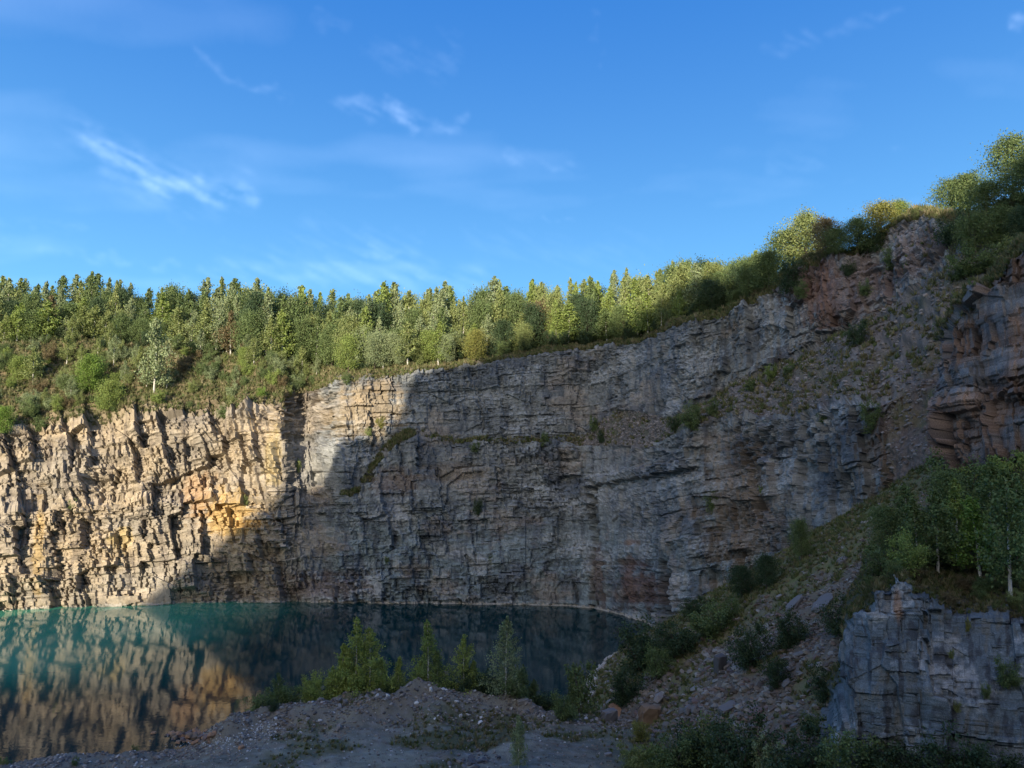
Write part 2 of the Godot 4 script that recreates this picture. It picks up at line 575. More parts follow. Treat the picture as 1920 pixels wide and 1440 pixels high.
# ------------------------------------------------------------------ sky
func cirrus() -> ImageTexture:
	var w := 2048
	var h := 1024
	var im := Image.create(w, h, false, Image.FORMAT_RGBA8)
	im.fill(Color(1, 1, 1, 0))
	var n := fnl(5, FastNoiseLite.TYPE_SIMPLEX_SMOOTH, 4)
	# streaks of the photograph: points in its pixels, half width, strength
	var streaks := [
		[[[175, 262], [215, 295], [262, 325], [325, 350], [400, 362], [470, 366]], 16.0, 0.5],
		[[[150, 250], [230, 290], [300, 335]], 34.0, 0.16],
		[[[250, 330], [350, 370], [440, 352]], 42.0, 0.17],
		[[[640, 188], [690, 200], [745, 214], [800, 236], [870, 236]], 13.0, 0.30],
		[[[735, 200], [748, 216], [775, 238]], 9.0, 0.42],
		[[[700, 95], [770, 105], [820, 130], [850, 80]], 26.0, 0.12],
		[[[365, 95], [440, 155], [485, 170], [540, 182]], 9.0, 0.22],
		[[[945, 292], [1000, 300], [1070, 318]], 9.0, 0.22],
		[[[600, 25], [612, 50], [640, 40]], 16.0, 0.1],
		[[[1115, 10], [1122, 60], [1128, 125]], 6.0, 0.07],
		[[[-40, 408], [60, 420], [160, 432]], 7.0, 0.12],
		[[[0, 452], [120, 474], [260, 490], [400, 516]], 8.0, 0.2],
		[[[420, 498], [560, 512], [700, 520], [900, 530]], 26.0, 0.25],
		[[[560, 440], [660, 448], [770, 470]], 26.0, 0.14],
		[[[660, 478], [740, 474]], 8.0, 0.2],
		[[[1430, 84], [1530, 75], [1620, 38], [1700, 12]], 10.0, 0.13],
		[[[1900, 40], [1925, 50]], 9.0, 0.6],
		[[[1640, 262], [1700, 290]], 5.0, 0.1],
		[[[1440, 320], [1530, 312]], 18.0, 0.08],
		[[[900, 450], [1050, 480], [1200, 470]], 34.0, 0.08],
		[[[1010, 404], [1075, 416]], 2.5, 0.14]]
	for j in h / 2:
		var el := PI / 2 - (j + 0.5) / h * PI
		if el < 0.02: continue
		var ce := cos(el)
		var y := sin(el)
		for i in w:
			var az := wrapf((i + 0.5) / w * TAU, -PI, PI)
			var d := Vector3(sin(az) * ce, y, -cos(az) * ce)
			var u := d.x / (y + 0.12)
			var v := d.z / (y + 0.12)
			var a := 0.0
			var g := n.get_noise_2d(u * 0.9 + 3.0, v * 1.9)
			if g > 0.12: a = (g - 0.12) * 0.16
			if absf(az) < 0.75 and el < 0.75:
				var q := pix(EYE + d * 100.0)
				if q.x > -120 and q.x < 2040:
					a *= 0.6
					var fib := 0.5 + 1.3 * n.get_noise_2d(q.x * 0.007 + q.y * 0.006, q.y * 0.04 - q.x * 0.02)
					var wx := q.x + 26.0 * n.get_noise_2d(q.x * 0.012, q.y * 0.012 + 40.0)
					var wy := q.y + 26.0 * n.get_noise_2d(q.x * 0.012 + 80.0, q.y * 0.012)
					for s in streaks:
						var pts: Array = s[0]
						var best := 1e9
						for k in pts.size() - 1:
							var ax: float = pts[k][0]
							var ay: float = pts[k][1]
							var bx: float = pts[k + 1][0] - ax
							var by: float = pts[k + 1][1] - ay
							var t := clampf(((wx - ax) * bx + (wy - ay) * by) / (bx * bx + by * by), 0, 1)
							var ex := wx - ax - bx * t
							var ey := wy - ay - by * t
							best = minf(best, ex * ex + ey * ey)
						var r: float = s[1]
						if best < r * r * 7.0:
							a += 0.23 * s[2] * exp(-best / (r * r)) * clampf(fib, 0.0, 1.5)
			if a > 0.003: im.set_pixel(i, j, Color(1, 1, 1, minf(a, 0.8)))
	return ImageTexture.create_from_image(im)

# ------------------------------------------------------------------ the scene
var wall: Sheet
var tower: Sheet
var knoll: Sheet

func _ready() -> void:
	rng.seed = 1
	n_soft = fnl(11, FastNoiseLite.TYPE_SIMPLEX_SMOOTH, 2)
	n_fine = fnl(12, FastNoiseLite.TYPE_SIMPLEX_SMOOTH, 3)
	n_cell = fnl(13, FastNoiseLite.TYPE_CELLULAR, 1, FastNoiseLite.RETURN_CELL_VALUE, 0.55)
	n_edge = fnl(13, FastNoiseLite.TYPE_CELLULAR, 1, FastNoiseLite.RETURN_DISTANCE2_SUB, 0.55)
	n_rough = fnl(14, FastNoiseLite.TYPE_SIMPLEX_SMOOTH, 5)
	light_and_camera()
	build_water()
	build_wall()
	build_tower()
	build_knoll()
	build_ground()
	build_hill()
	build_plants()
	build_stones()
	build_grass()

func light_and_camera() -> void:
	var cam := Camera3D.new()
	cam.name = "camera"
	cam.position = EYE
	cam.rotation.x = PITCH
	cam.fov = rad_to_deg(2.0 * atan(720.0 / FOC))
	cam.near = 0.1
	cam.far = 3000.0
	add_child(cam)
	cam.current = true
	var sky := ProceduralSkyMaterial.new()
	sky.sky_top_color = Color(0.010, 0.098, 0.37).linear_to_srgb()
	sky.sky_horizon_color = Color(0.25, 0.63, 0.94).linear_to_srgb()
	sky.sky_curve = 0.2
	sky.ground_bottom_color = Color(0.1, 0.1, 0.09).linear_to_srgb()
	sky.ground_horizon_color = Color(0.3, 0.4, 0.5).linear_to_srgb()
	sky.sky_cover = cirrus()
	sky.sky_cover_modulate = Color(0.9, 0.95, 1.0)
	sky.sun_angle_max = 78.0
	sky.sun_curve = 0.6
	var env := Environment.new()
	env.background_mode = Environment.BG_SKY
	env.sky = Sky.new()
	env.sky.sky_material = sky
	env.background_energy_multiplier = 1.0
	env.tonemap_mode = Environment.TONE_MAPPER_LINEAR
	env.tonemap_exposure = 1.8
	env.sdfgi_enabled = true
	env.ssao_enabled = true
	env.ssil_enabled = true
	var we := WorldEnvironment.new()
	we.name = "world"
	we.environment = env
	add_child(we)
	var sun := DirectionalLight3D.new()
	sun.name = "sun"
	sun.light_energy = 1.5
	sun.light_color = Color(1.0, 0.94, 0.84)
	sun.light_angular_distance = 0.5
	sun.shadow_enabled = true
	add_child(sun)
	var s := sun_dir()
	sun.look_at_from_position(s * 100.0, Vector3.ZERO)

func sun_dir() -> Vector3:
	return Vector3(-sin(SUN_AZ) * cos(SUN_EL), sin(SUN_EL), cos(SUN_AZ) * cos(SUN_EL))

func build_water() -> void:
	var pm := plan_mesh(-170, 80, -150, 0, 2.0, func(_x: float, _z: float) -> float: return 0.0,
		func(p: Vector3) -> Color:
			# sunlit teal painted into the far corner, shaded water painted dark elsewhere
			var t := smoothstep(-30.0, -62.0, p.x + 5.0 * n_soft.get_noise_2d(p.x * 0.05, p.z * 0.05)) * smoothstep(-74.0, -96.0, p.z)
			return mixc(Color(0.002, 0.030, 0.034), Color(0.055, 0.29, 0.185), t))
	var m := StandardMaterial3D.new()
	m.vertex_color_use_as_albedo = true
	m.roughness = 0.04
	m.metallic_specular = 0.3
	m.normal_enabled = true
	m.normal_texture = noise_tex(90, 0.02, 3, 0, 1, true, 2.5)
	m.normal_scale = 0.045
	m.uv1_triplanar = true
	m.uv1_world_triplanar = true
	m.uv1_scale = Vector3(0.09, 0.09, 0.16)
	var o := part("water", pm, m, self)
	tag(o, "turquoise quarry pool mirroring the cliff", "", "", "structure")

# column, foot row, depth of the foot (0: where that pixel meets the water), then row and added depth of: ledge edge, ledge back, rim, foot of the trees
const WALL := [
	[-300, 1160, 0, 1000, 3, 985, 5, 850, 9, 680, 26],
	[0, 1146, 0, 965, 3, 950, 5, 815, 9, 650, 26],
	[120, 1140, 0, 950, 3, 935, 5, 800, 9, 640, 27],
	[250, 1136, 0, 940, 3, 925, 5, 790, 9, 645, 26],
	[400, 1130, 0, 940, 3, 925, 4.5, 780, 8, 660, 22],
	[500, 1130, 0, 940, 2.5, 930, 3.5, 765, 7, 675, 18],
	[532, 1130, 0, 940, 2.2, 930, 3, 755, 6, 678, 20],
	[550, 1130, 0, 940, 4, 930, 6, 748, 12.5, 685, 22],
	[585, 1130, 0, 940, 5, 930, 8, 738, 16, 690, 22.5],
	[615, 1130, 0, 940, 4, 930, 5.5, 728, 11, 690, 18],
	[640, 1131, 0, 930, 2.5, 920, 3, 714, 5.5, 692, 14],
	[660, 1131, 0, 930, 2.5, 920, 3, 710, 5, 692, 11],
	[750, 1132, 0, 832, 4, 812, 6, 705, 8, 690, 12],
	[860, 1133, 0, 830, 5, 822, 6, 690, 9, 674, 13],
	[1000, 1135, 0, 830, 5, 822, 6, 668, 9, 657, 13],
	[1100, 1140, 0, 835, 5, 810, 8, 655, 11, 647, 15],
	[1160, 1152, 0, 838, 5, 770, 10, 648, 13, 641, 16],
	[1215, 1172, 0, 840, 4, 775, 9, 636, 12, 629, 15],
	[1280, 1150, 106, 815, 2, 785, 9, 606, 12, 600, 15],
	[1350, 1105, 101, 780, 2, 740, 11, 588, 13, 583, 16],
	[1420, 1065, 95, 785, 1, 700, 13, 560, 15, 553, 18],
	[1500, 1030, 87, 780, 1, 660, 15, 507, 17, 500, 20],
	[1545, 1005, 82, 770, 1, 640, 17, 485, 19, 480, 22],
	[1600, 965, 77, 755, 1, 612, 18, 478, 21, 470, 24],
	[1650, 935, 74, 760, 2, 585, 18, 445, 22, 437, 25],
	[1700, 905, 70, 740, 5, 545, 18, 412, 23, 404, 26],
	[1740, 885, 67, 715, 7, 520, 18, 403, 23, 397, 26],
	[1800, 855, 62, 690, 9, 510, 18, 430, 22, 400, 28],
	[1860, 845, 57, 680, 9, 510, 18, 440, 22, 390, 30],
	[1920, 835, 53, 670, 9, 500, 18, 430, 22, 370, 30],
	[2150, 800, 42, 640, 9, 480, 16, 400, 20, 330, 28]]

func dense_columns(a: float, b: float, from: float, to: float, fine: float, coarse: float) -> PackedFloat32Array:
	var xs := PackedFloat32Array()
	var x := a
	while x < b:
		xs.append(x)
		x += fine if x >= from and x < to else coarse
	xs.append(b)
	return xs

const STAINS := [  # column, row, half width, half height, colour, strength
	[425, 962, 55, 40, [0.52, 0.36, 0.15], 0.85], [372, 930, 30, 45, [0.46, 0.29, 0.16], 0.6], [470, 985, 30, 14, [0.55, 0.36, 0.14], 0.7],
	[75, 1025, 11, 95, [0.46, 0.33, 0.15], 0.7], [225, 1010, 22, 22, [0.5, 0.38, 0.16], 0.6], [512, 860, 14, 60, [0.55, 0.44, 0.22], 0.6],
	[690, 770, 70, 55, [0.40, 0.30, 0.17], 0.6], [300, 1095, 110, 30, [0.42, 0.38, 0.31], 0.6],
	[1123, 1085, 17, 62, [0.15, 0.10, 0.08], 0.7], [1205, 1105, 42, 34, [0.14, 0.085, 0.07], 0.75], [1183, 1060, 14, 22, [0.2, 0.12, 0.09], 0.6], [1182, 1018, 12, 6, [0.25, 0.14, 0.09], 0.6],
	[1245, 1100, 8, 70, [0.07, 0.07, 0.07], 0.6], [1265, 1105, 16, 60, [0.36, 0.34, 0.32], 0.6],
	[1170, 778, 30, 7, [0.40, 0.43, 0.45], 0.8], [1240, 915, 60, 20, [0.33, 0.36, 0.38], 0.6], [1160, 905, 40, 12, [0.3, 0.34, 0.36], 0.5],
	[1470, 675, 24, 32, [0.12, 0.11, 0.12], 0.7], [1165, 775, 60, 18, [0.12, 0.11, 0.12], 0.5],
	[1395, 960, 70, 130, [0.25, 0.18, 0.12], 0.6], [1580, 540, 110, 80, [0.22, 0.145, 0.125], 0.6], [1545, 545, 36, 60, [0.25, 0.165, 0.14], 0.75], [1720, 470, 70, 60, [0.20, 0.14, 0.12], 0.6],
	[1690, 860, 60, 150, [0.20, 0.145, 0.115], 0.8], [610, 1100, 90, 22, [0.2, 0.13, 0.11], 0.5], [740, 900, 50, 25, [0.26, 0.18, 0.12], 0.5],
	[850, 890, 60, 20, [0.26, 0.19, 0.12], 0.4], [560, 730, 40, 45, [0.12, 0.09, 0.06], 0.6]]

func build_wall() -> void:
	var cols := []
	var knots := []
	for w in WALL:
		var px: float = w[0]
		var d0: float = w[2] if w[2] > 0 else water_d(px, w[1])
		var foot := kp(px, w[1], d0)
		var line := [foot - Vector3(0, 4.0, -0.5), foot, kp(px, w[3], d0 + w[4]), kp(px, w[5], d0 + w[6]), kp(px, w[7], d0 + w[8]), kp(px, w[9], d0 + w[10])]
		var back: Vector3 = line[5]
		var away := Vector3(back.x, 0, back.z).normalized()
		line.append(back + away * 24.0 + Vector3(0, 3.0, 0))
		line.append(back + away * 400.0 + Vector3(0, 16.0, 0))
		cols.append(px)
		knots.append(line)
	var xs := dense_columns(-300, 2150, -40, 1960, 2.05, 14.0)
	wall = make_sheet(cols, knots, [5, 156, 28, 114, 56, 12, 3], xs)
	sheet_normals(wall)
	var n := wall.nx * wall.ny
	var col := PackedColorArray()
	col.resize(n)
	# length along the foot
	var along := PackedFloat32Array()
	along.resize(wall.nx)
	for c in range(1, wall.nx):
		var a := wall.pos[5 * wall.nx + c - 1]
		var b := wall.pos[5 * wall.nx + c]
		along[c] = along[c - 1] + Vector2(a.x - b.x, a.z - b.z).length()
	var out := wall.pos.duplicate()
	var sunk := 0.0
	for c in wall.nx:
		var px := wall.pxs[c]
		var al := along[c]
		var left := smoothstep(660.0, 470.0, px)
		var pillar := 0.30 + 1.15 * left + 0.45 * smoothstep(620.0, 690.0, px) * smoothstep(860.0, 780.0, px)
		pillar += 0.35 * smoothstep(1250.0, 1400.0, px)
		var dip := 0.05 + 0.15 * smoothstep(1000.0, 1450.0, px)
		if c > 0: sunk += dip * (al - along[c - 1])
		for r in wall.ny:
			var i := r * wall.nx + c
			var f := wall.seg[r]
			var p := wall.pos[i]
			var q := pix(p)
			var py := q.y
			# how much of bare face, how much of slope
			var face := 1.0
			if f > 2.0 and f < 3.0:
				face = lerpf(1.0, lerpf(0.3, 0.06, smoothstep(1150.0, 1330.0, px)), smoothstep(640.0, 760.0, px))
				face = lerpf(face, 1.0, maxf(absf(f - 2.5) * 2.0 - 0.75, 0.0))
				face = lerpf(face, 1.0, smoothstep(775.0, 800.0, px) * smoothstep(1085.0, 1060.0, px) * (0.75 + 0.5 * n_soft.get_noise_1d(al * 0.2)))
			elif f >= 4.0: face = clampf(1.0 - (f - 4.0) * (3.0 if px < 620.0 else 1.2), 0.06, 1.0)
			if px > 1640.0: face = minf(face, lerpf(1.0, 0.07, smoothstep(1640.0, 1690.0, px + 40.0 * n_soft.get_noise_1d(p.y * 0.15))) if f < 3.0 else 1.0)
			var rk := rock(al, p.y, sunk, pillar * smoothstep(0.6, 1.1, f) if f > 0.9 else 0.0, 1.0)
			var soft := 0.5 * n_fine.get_noise_2d(al * 0.35 + 200.0, p.y * 0.35) + 1.2 * n_soft.get_noise_2d(al * 0.09, p.y * 0.1 + 70.0)
			var disp := lerpf(soft, rk.x, face)
			if px > 1085.0 and px < 1330.0:
				# a thick bed stands proud over a recess, and a deep joint runs down from it
				var over := py - lerpf(912.0, 878.0, (px - 1105.0) / 190.0) + 5.0 * rk.y
				var here := smoothstep(1088.0, 1112.0, px) * smoothstep(1318.0, 1285.0, px)
				if over > -16.0 and over < 0.0: disp += 0.5 * here
				if over >= 0.0 and over < 9.0: disp -= 0.9 * here
				disp -= 1.1 * exp(-pow((px - 1112.0 - 4.0 * rk.z) / 5.0, 2)) * smoothstep(890.0, 910.0, py)
				disp -= 1.3 * exp(-pow((px - 1248.0 - 4.0 * rk.z) / 6.0, 2)) * smoothstep(1030.0, 1060.0, py)
			if f < 1.15: disp = minf(disp, 0.55) if f > 1.0 else disp * 0.4
			if f > 5.0: disp = soft * 0.4 * clampf(6.0 - f, 0, 1)
			out[i] = p + wall.nrm[i] * disp
			# ---- colour of the stone, plus a painted lift of the shaded stretch
			var wob := 0.55 * n_rough.get_noise_2d(al * 0.5, p.y * 0.10) + 0.30 * rk.y + 0.2 * rk.z
			var g1 := n_rough.get_noise_2d(al * 0.05, p.y * 0.09 + 300.0)
			var g2 := n_rough.get_noise_2d(al * 0.5 + 40.0, p.y * 0.12)
			var g3 := n_fine.get_noise_2d(al * 1.6, p.y * 1.6 + 60.0)
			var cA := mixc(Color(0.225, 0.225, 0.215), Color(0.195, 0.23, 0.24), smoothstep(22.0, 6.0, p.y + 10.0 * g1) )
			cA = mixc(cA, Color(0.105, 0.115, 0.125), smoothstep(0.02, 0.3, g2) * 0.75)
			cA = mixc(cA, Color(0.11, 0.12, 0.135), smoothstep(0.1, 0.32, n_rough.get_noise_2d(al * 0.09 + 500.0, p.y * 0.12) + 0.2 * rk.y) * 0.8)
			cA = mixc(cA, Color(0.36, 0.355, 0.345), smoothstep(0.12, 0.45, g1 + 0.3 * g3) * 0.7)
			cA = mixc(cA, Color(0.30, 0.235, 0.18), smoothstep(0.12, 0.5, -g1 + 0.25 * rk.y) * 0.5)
			cA *= Color(1.12, 1.19, 1.25)  # paler and bluer: lift of the shade put into the colour
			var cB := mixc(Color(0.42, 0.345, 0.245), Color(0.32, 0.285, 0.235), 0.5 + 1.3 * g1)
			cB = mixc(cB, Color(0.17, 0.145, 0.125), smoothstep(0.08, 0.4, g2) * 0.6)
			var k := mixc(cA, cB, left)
			for s in STAINS:
				if absf(px - s[0]) < s[2] * 1.7 and absf(py - s[1]) < s[3] * 1.7:
					var b := blob(px, py, s[0], s[1], s[2], s[3], wob)
					if b > 0.0: k = mixc(k, Color(s[4][0], s[4][1], s[4][2]), b * s[5])
			k *= 1.0 + 0.40 * rk.y + 0.12 * rk.z + 0.25 * g3
			if p.y < 0.32 + 0.4 * g3 and p.y > -0.5 and px < 1260.0: k = mixc(k, Color(0.48, 0.45, 0.4), 0.75)
			# ---- turf and earth on ledges and slopes
			var turf := 0.0
			if f > 2.0 and f < 3.0 and px > 660.0:
				turf = smoothstep(-0.05, 0.4, n_rough.get_noise_2d(al * 0.12, p.y * 0.12 + 11.0)) * (1.0 - face) * lerpf(1.0, 0.6, smoothstep(1200.0, 1350.0, px))
				k = mixc(k, Color(0.175, 0.15, 0.125) * (1.0 + 0.6 * g3), (1.0 - face) * 0.8)
			if f <= 2.0 and px > 1620.0:
				k = mixc(k, Color(0.185, 0.145, 0.118) * (1.0 + 0.6 * g3), 1.0 - face)
				turf = (1.0 - face) * smoothstep(0.0, 0.3, n_rough.get_noise_2d(al * 0.15, p.y * 0.15 + 33.0))
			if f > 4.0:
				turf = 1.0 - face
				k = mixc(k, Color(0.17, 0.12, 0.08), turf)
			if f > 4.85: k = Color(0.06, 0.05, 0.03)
			k = mixc(k, mixc(Color(0.12, 0.135, 0.06), Color(0.20, 0.165, 0.095), 0.5 + 1.5 * n_rough.get_noise_2d(al * 0.2 + 5.0, p.y * 0.2)), turf * 0.85)
			col[i] = Color(maxf(k.r, 0.01), maxf(k.g, 0.01), maxf(k.b, 0.01))
	wall.pos = out
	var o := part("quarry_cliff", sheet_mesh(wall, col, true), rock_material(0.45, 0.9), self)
	tag(o, "tall banded quarry cliff curving behind the pool, sunlit tan at one end", "", "", "structure")

func small_cliff(called: String, label: String, table: Array, subs: Array, fine: float, paint: Callable, block: float, pillar: float, turf_from: float, tiling: float, off: float, relief := 1.0) -> Sheet:
	var cols := []
	var knots := []
	for w in table:
		var line := []
		for k in range(1, w.size(), 2): line.append(kp(w[0], w[k], w[k + 1]))
		cols.append(w[0])
		knots.append(line)
	var xs := dense_columns(cols[0], cols[-1], cols[0] - 1, 1960, fine, 10.0)
	var s := make_sheet(cols, knots, subs, xs)
	sheet_normals(s)
	var col := PackedColorArray()
	col.resize(s.nx * s.ny)
	var out := s.pos.duplicate()
	var al := off
	for c in s.nx:
		if c > 0:
			var a := s.pos[c - 1]
			var b := s.pos[c]
			al += Vector2(a.x - b.x, a.z - b.z).length()
		for r in s.ny:
			var i := r * s.nx + c
			var p := s.pos[i]
			var f := s.seg[r]
			var face := clampf(1.0 - (f - turf_from) * 1.6, 0.08, 1.0)
			var rk := rock(al / block, p.y / block, 0.05 * al / block, pillar, 1.0)
			var soft := 0.25 * n_fine.get_noise_2d(al * 0.5, p.y * 0.5) + 0.6 * n_soft.get_noise_2d(al * 0.2, p.y * 0.2)
			out[i] = p + s.nrm[i] * lerpf(soft, rk.x * block * relief, face)
			col[i] = paint.call(al, p, f, face, rk, pix(p))
	s.pos = out
	var o := part(called, sheet_mesh(s, col, true), rock_material(tiling, 1.0), self)
	tag(o, label, "", "", "structure")
	return s

func build_tower() -> void:
	var t := [[1758, 880, 66, 760, 67, 640, 68, 625, 74],
		[1772, 880, 59, 750, 59.5, 622, 60, 608, 66],
		[1800, 880, 56, 735, 56.5, 592, 57.5, 575, 64],
		[1850, 872, 54, 705, 54.5, 535, 55.5, 515, 62],
		[1885, 860, 52.5, 680, 53, 492, 54, 475, 60],
		[1920, 852, 51.5, 660, 52, 466, 53, 450, 60],
		[2150, 820, 45, 640, 45.5, 432, 46.5, 420, 54]]
	tower = small_cliff("rock_tower", "rust streaked rock wall standing forward of the gully", t, [70, 75, 10], 1.0,
		func(al: float, p: Vector3, f: float, face: float, rk: Vector3, q: Vector2) -> Color:
			var g1 := n_rough.get_noise_2d(al * 0.12, p.y * 0.16 + 30.0)
			var g2 := n_rough.get_noise_2d(al * 0.9, p.y * 0.25)
			var k := mixc(Color(0.235, 0.18, 0.155), Color(0.19, 0.195, 0.205), smoothstep(-0.1, 0.25, g1))
			k = mixc(k, Color(0.31, 0.215, 0.155), smoothstep(0.2, 0.5, g2) * 0.55)
			k = mixc(k, Color(0.075, 0.075, 0.08), smoothstep(0.12, 0.4, -g2) * 0.6)
			k *= 1.0 + 0.4 * rk.y + 0.2 * rk.z
			return mixc(k, Color(0.11, 0.10, 0.055), (1.0 - face)), 1.0, 1.7, 1.9, 0.6, 300.0, 0.40)

func build_knoll() -> void:
	var t := [[1556, 1480, 41, 1425, 43, 1350, 46, 1340, 48, 1325, 51],
		[1574, 1480, 38.5, 1370, 39, 1265, 41.5, 1250, 44, 1235, 50],
		[1594, 1480, 37, 1320, 37.6, 1165, 39.6, 1150, 44, 1120, 52],
		[1607, 1480, 36.7, 1305, 37.4, 1150, 39.3, 1125, 43.5, 1080, 52.5],
		[1626, 1480, 36.5, 1300, 37.2, 1135, 38.9, 1095, 43, 1040, 53],
		[1632, 1480, 36.5, 1300, 37.0, 1108, 38.6, 1090, 43, 1030, 53],
		[1658, 1480, 36.4, 1292, 36.9, 1104, 38.4, 1085, 43, 1005, 53],
		[1664, 1480, 36.4, 1290, 37.0, 1108, 38.5, 1082, 43, 1000, 53],
		[1670, 1480, 36.3, 1288, 37, 1098, 38.4, 1075, 42.5, 992, 52.5],
		[1692, 1480, 36.3, 1285, 36.9, 1090, 38.3, 1062, 42.5, 970, 52],
		[1706, 1480, 36.1, 1287, 36.8, 1104, 38.2, 1062, 43, 960, 51.5],
		[1714, 1480, 36.0, 1288, 36.9, 1120, 38.4, 1062, 43, 955, 51.2],
		[1752, 1480, 35.6, 1292, 36.4, 1120, 38.0, 1064, 42.6, 937, 50.8],
		[1764, 1480, 35.5, 1293, 36.5, 1142, 38.0, 1065, 42.5, 933, 50.6],
		[1820, 1490, 35, 1300, 36, 1150, 37.5, 1070, 42, 920, 50],
		[1920, 1500, 34, 1310, 35, 1165, 36.5, 1070, 41, 900, 48],
		[2150, 1500, 31, 1310, 32, 1170, 33, 1070, 36, 880, 42]]
	knoll = small_cliff("grey_outcrop", "grey blocky outcrop below the birch grove", t, [85, 100, 40, 30], 1.0,
		func(al: float, p: Vector3, f: float, face: float, rk: Vector3, q: Vector2) -> Color:
			var g1 := n_rough.get_noise_2d(al * 0.25, p.y * 0.3 + 130.0)
			var g2 := n_rough.get_noise_2d(al * 1.4, p.y * 0.5)
			var g3 := n_fine.get_noise_2d(al * 3.0, p.y * 3.0)
			var k := mixc(Color(0.155, 0.19, 0.212), Color(0.275, 0.31, 0.33), smoothstep(0.0, 0.4, g1 + 0.3 * g3))
			k = mixc(k, Color(0.20, 0.18, 0.14), smoothstep(0.15, 0.45, g2) * 0.5)
			k = mixc(k, Color(0.075, 0.08, 0.09), smoothstep(0.1, 0.4, -g2 - 0.1 * rk.y) * 0.75)
			k = mixc(k, Color(0.40, 0.41, 0.41), smoothstep(0.22, 0.6, g1 + 0.12 * rk.y + 0.12 * rk.z + 0.3 * g3) * 0.7)
			k = mixc(k, Color(0.33, 0.20, 0.12), blob(q.x, q.y, 1682, 1135, 8, 30, 0.4 * g2) * 0.8)
			k *= 1.0 + 0.2 * rk.y + 0.1 * rk.z + 0.2 * g3
			var e := mixc(Color(0.10, 0.085, 0.055), Color(0.07, 0.085, 0.035), 0.5 + g1)
			return mixc(k, e, 1.0 - face), 0.75, 0.8, 1.98, 0.9, 500.0, 0.52)

func scree_grass(p: Vector3) -> float:
	var q := pix(p)
	var line := curve([[1150, 1330], [1215, 1285], [1300, 1240], [1400, 1165], [1460, 1130], [1560, 1070], [1640, 1000], [1760, 900]], q.x)
	var g := smoothstep(45.0, -20.0, q.y - line + 90.0 * n_rough.get_noise_2d(p.x * 0.25, p.z * 0.25))
	return maxf(g, smoothstep(0.08, 0.3, n_rough.get_noise_2d(p.x * 0.16 + 20.0, p.z * 0.16)) * 0.8)

func build_ground() -> void:
	var m := plan_mesh(1, 52, -116, -30, 0.26, scree_y,
		func(p: Vector3) -> Color:
			var g3 := n_fine.get_noise_2d(p.x * 1.5, p.z * 1.5)
			var k := mixc(Color(0.205, 0.178, 0.142), Color(0.17, 0.138, 0.108), 0.5 + 1.4 * n_rough.get_noise_2d(p.x * 0.1, p.z * 0.1))
			k = mixc(k, Color(0.24, 0.225, 0.2), smoothstep(0.1, 0.5, g3))
			k = mixc(k, mixc(Color(0.18, 0.195, 0.08), Color(0.22, 0.19, 0.11), 0.5 + 1.6 * g3), scree_grass(p))
			if p.y < 1.2: k = mixc(k, Color(0.36, 0.33, 0.29), 0.7)
			return k)
	tag(part("scree_slope", m, rock_material(1.1, 0.8), self), "stony scree slope falling from the cliffs to the platform", "", "", "structure")
	m = plan_mesh(-60, 46, -72, 4, 0.24, ground_y,
		func(p: Vector3) -> Color:
			var g1 := n_rough.get_noise_2d(p.x * 0.09, p.z * 0.2)
			var g3 := n_fine.get_noise_2d(p.x * 1.3, p.z * 1.3)
			var tracks := n_rough.get_noise_2d(p.x * 0.12 + p.z * 0.1, p.z * 0.7 - p.x * 0.22)
			var k := mixc(Color(0.285, 0.28, 0.215), Color(0.19, 0.185, 0.148), 0.5 + 1.6 * g1)
			k = mixc(k, Color(0.21, 0.175, 0.135), smoothstep(0.1, 0.4, tracks) * 0.7)
			k = mixc(k, Color(0.24, 0.235, 0.225), smoothstep(0.2, 0.5, g3) * 0.6)
			k *= 1.0 + 0.3 * g3 + 0.35 * n_fine.get_noise_2d(p.x * 0.5 + p.z * 0.4, p.z * 2.2)
			var ridge := exp(-pow((p.z + 57.5) / 3.0, 2))
			k = mixc(k, Color(0.235, 0.21, 0.165), ridge * 0.6)
			k *= 1.0 + 0.35 * track(p.x, p.z).y
			var green := smoothstep(0.08, 0.3, n_rough.get_noise_2d(p.x * 0.13 + 33.0, p.z * 0.16)) * smoothstep(-30.0, -8.0, p.x)
			green = maxf(green, blob(p.x, p.z, -2.0, -54.8, 5.5, 1.6, 0.3 * g3) * 0.8)
			green = maxf(green, smoothstep(4.0, 8.0, p.x + 2.0 * g3) * 0.6)
			return mixc(k, Color(0.085, 0.095, 0.035), green * 0.75))
	tag(part("ground", m, rock_material(1.0, 0.8), self), "grey gravel platform with a low rubble bank beside the pool", "", "", "structure")

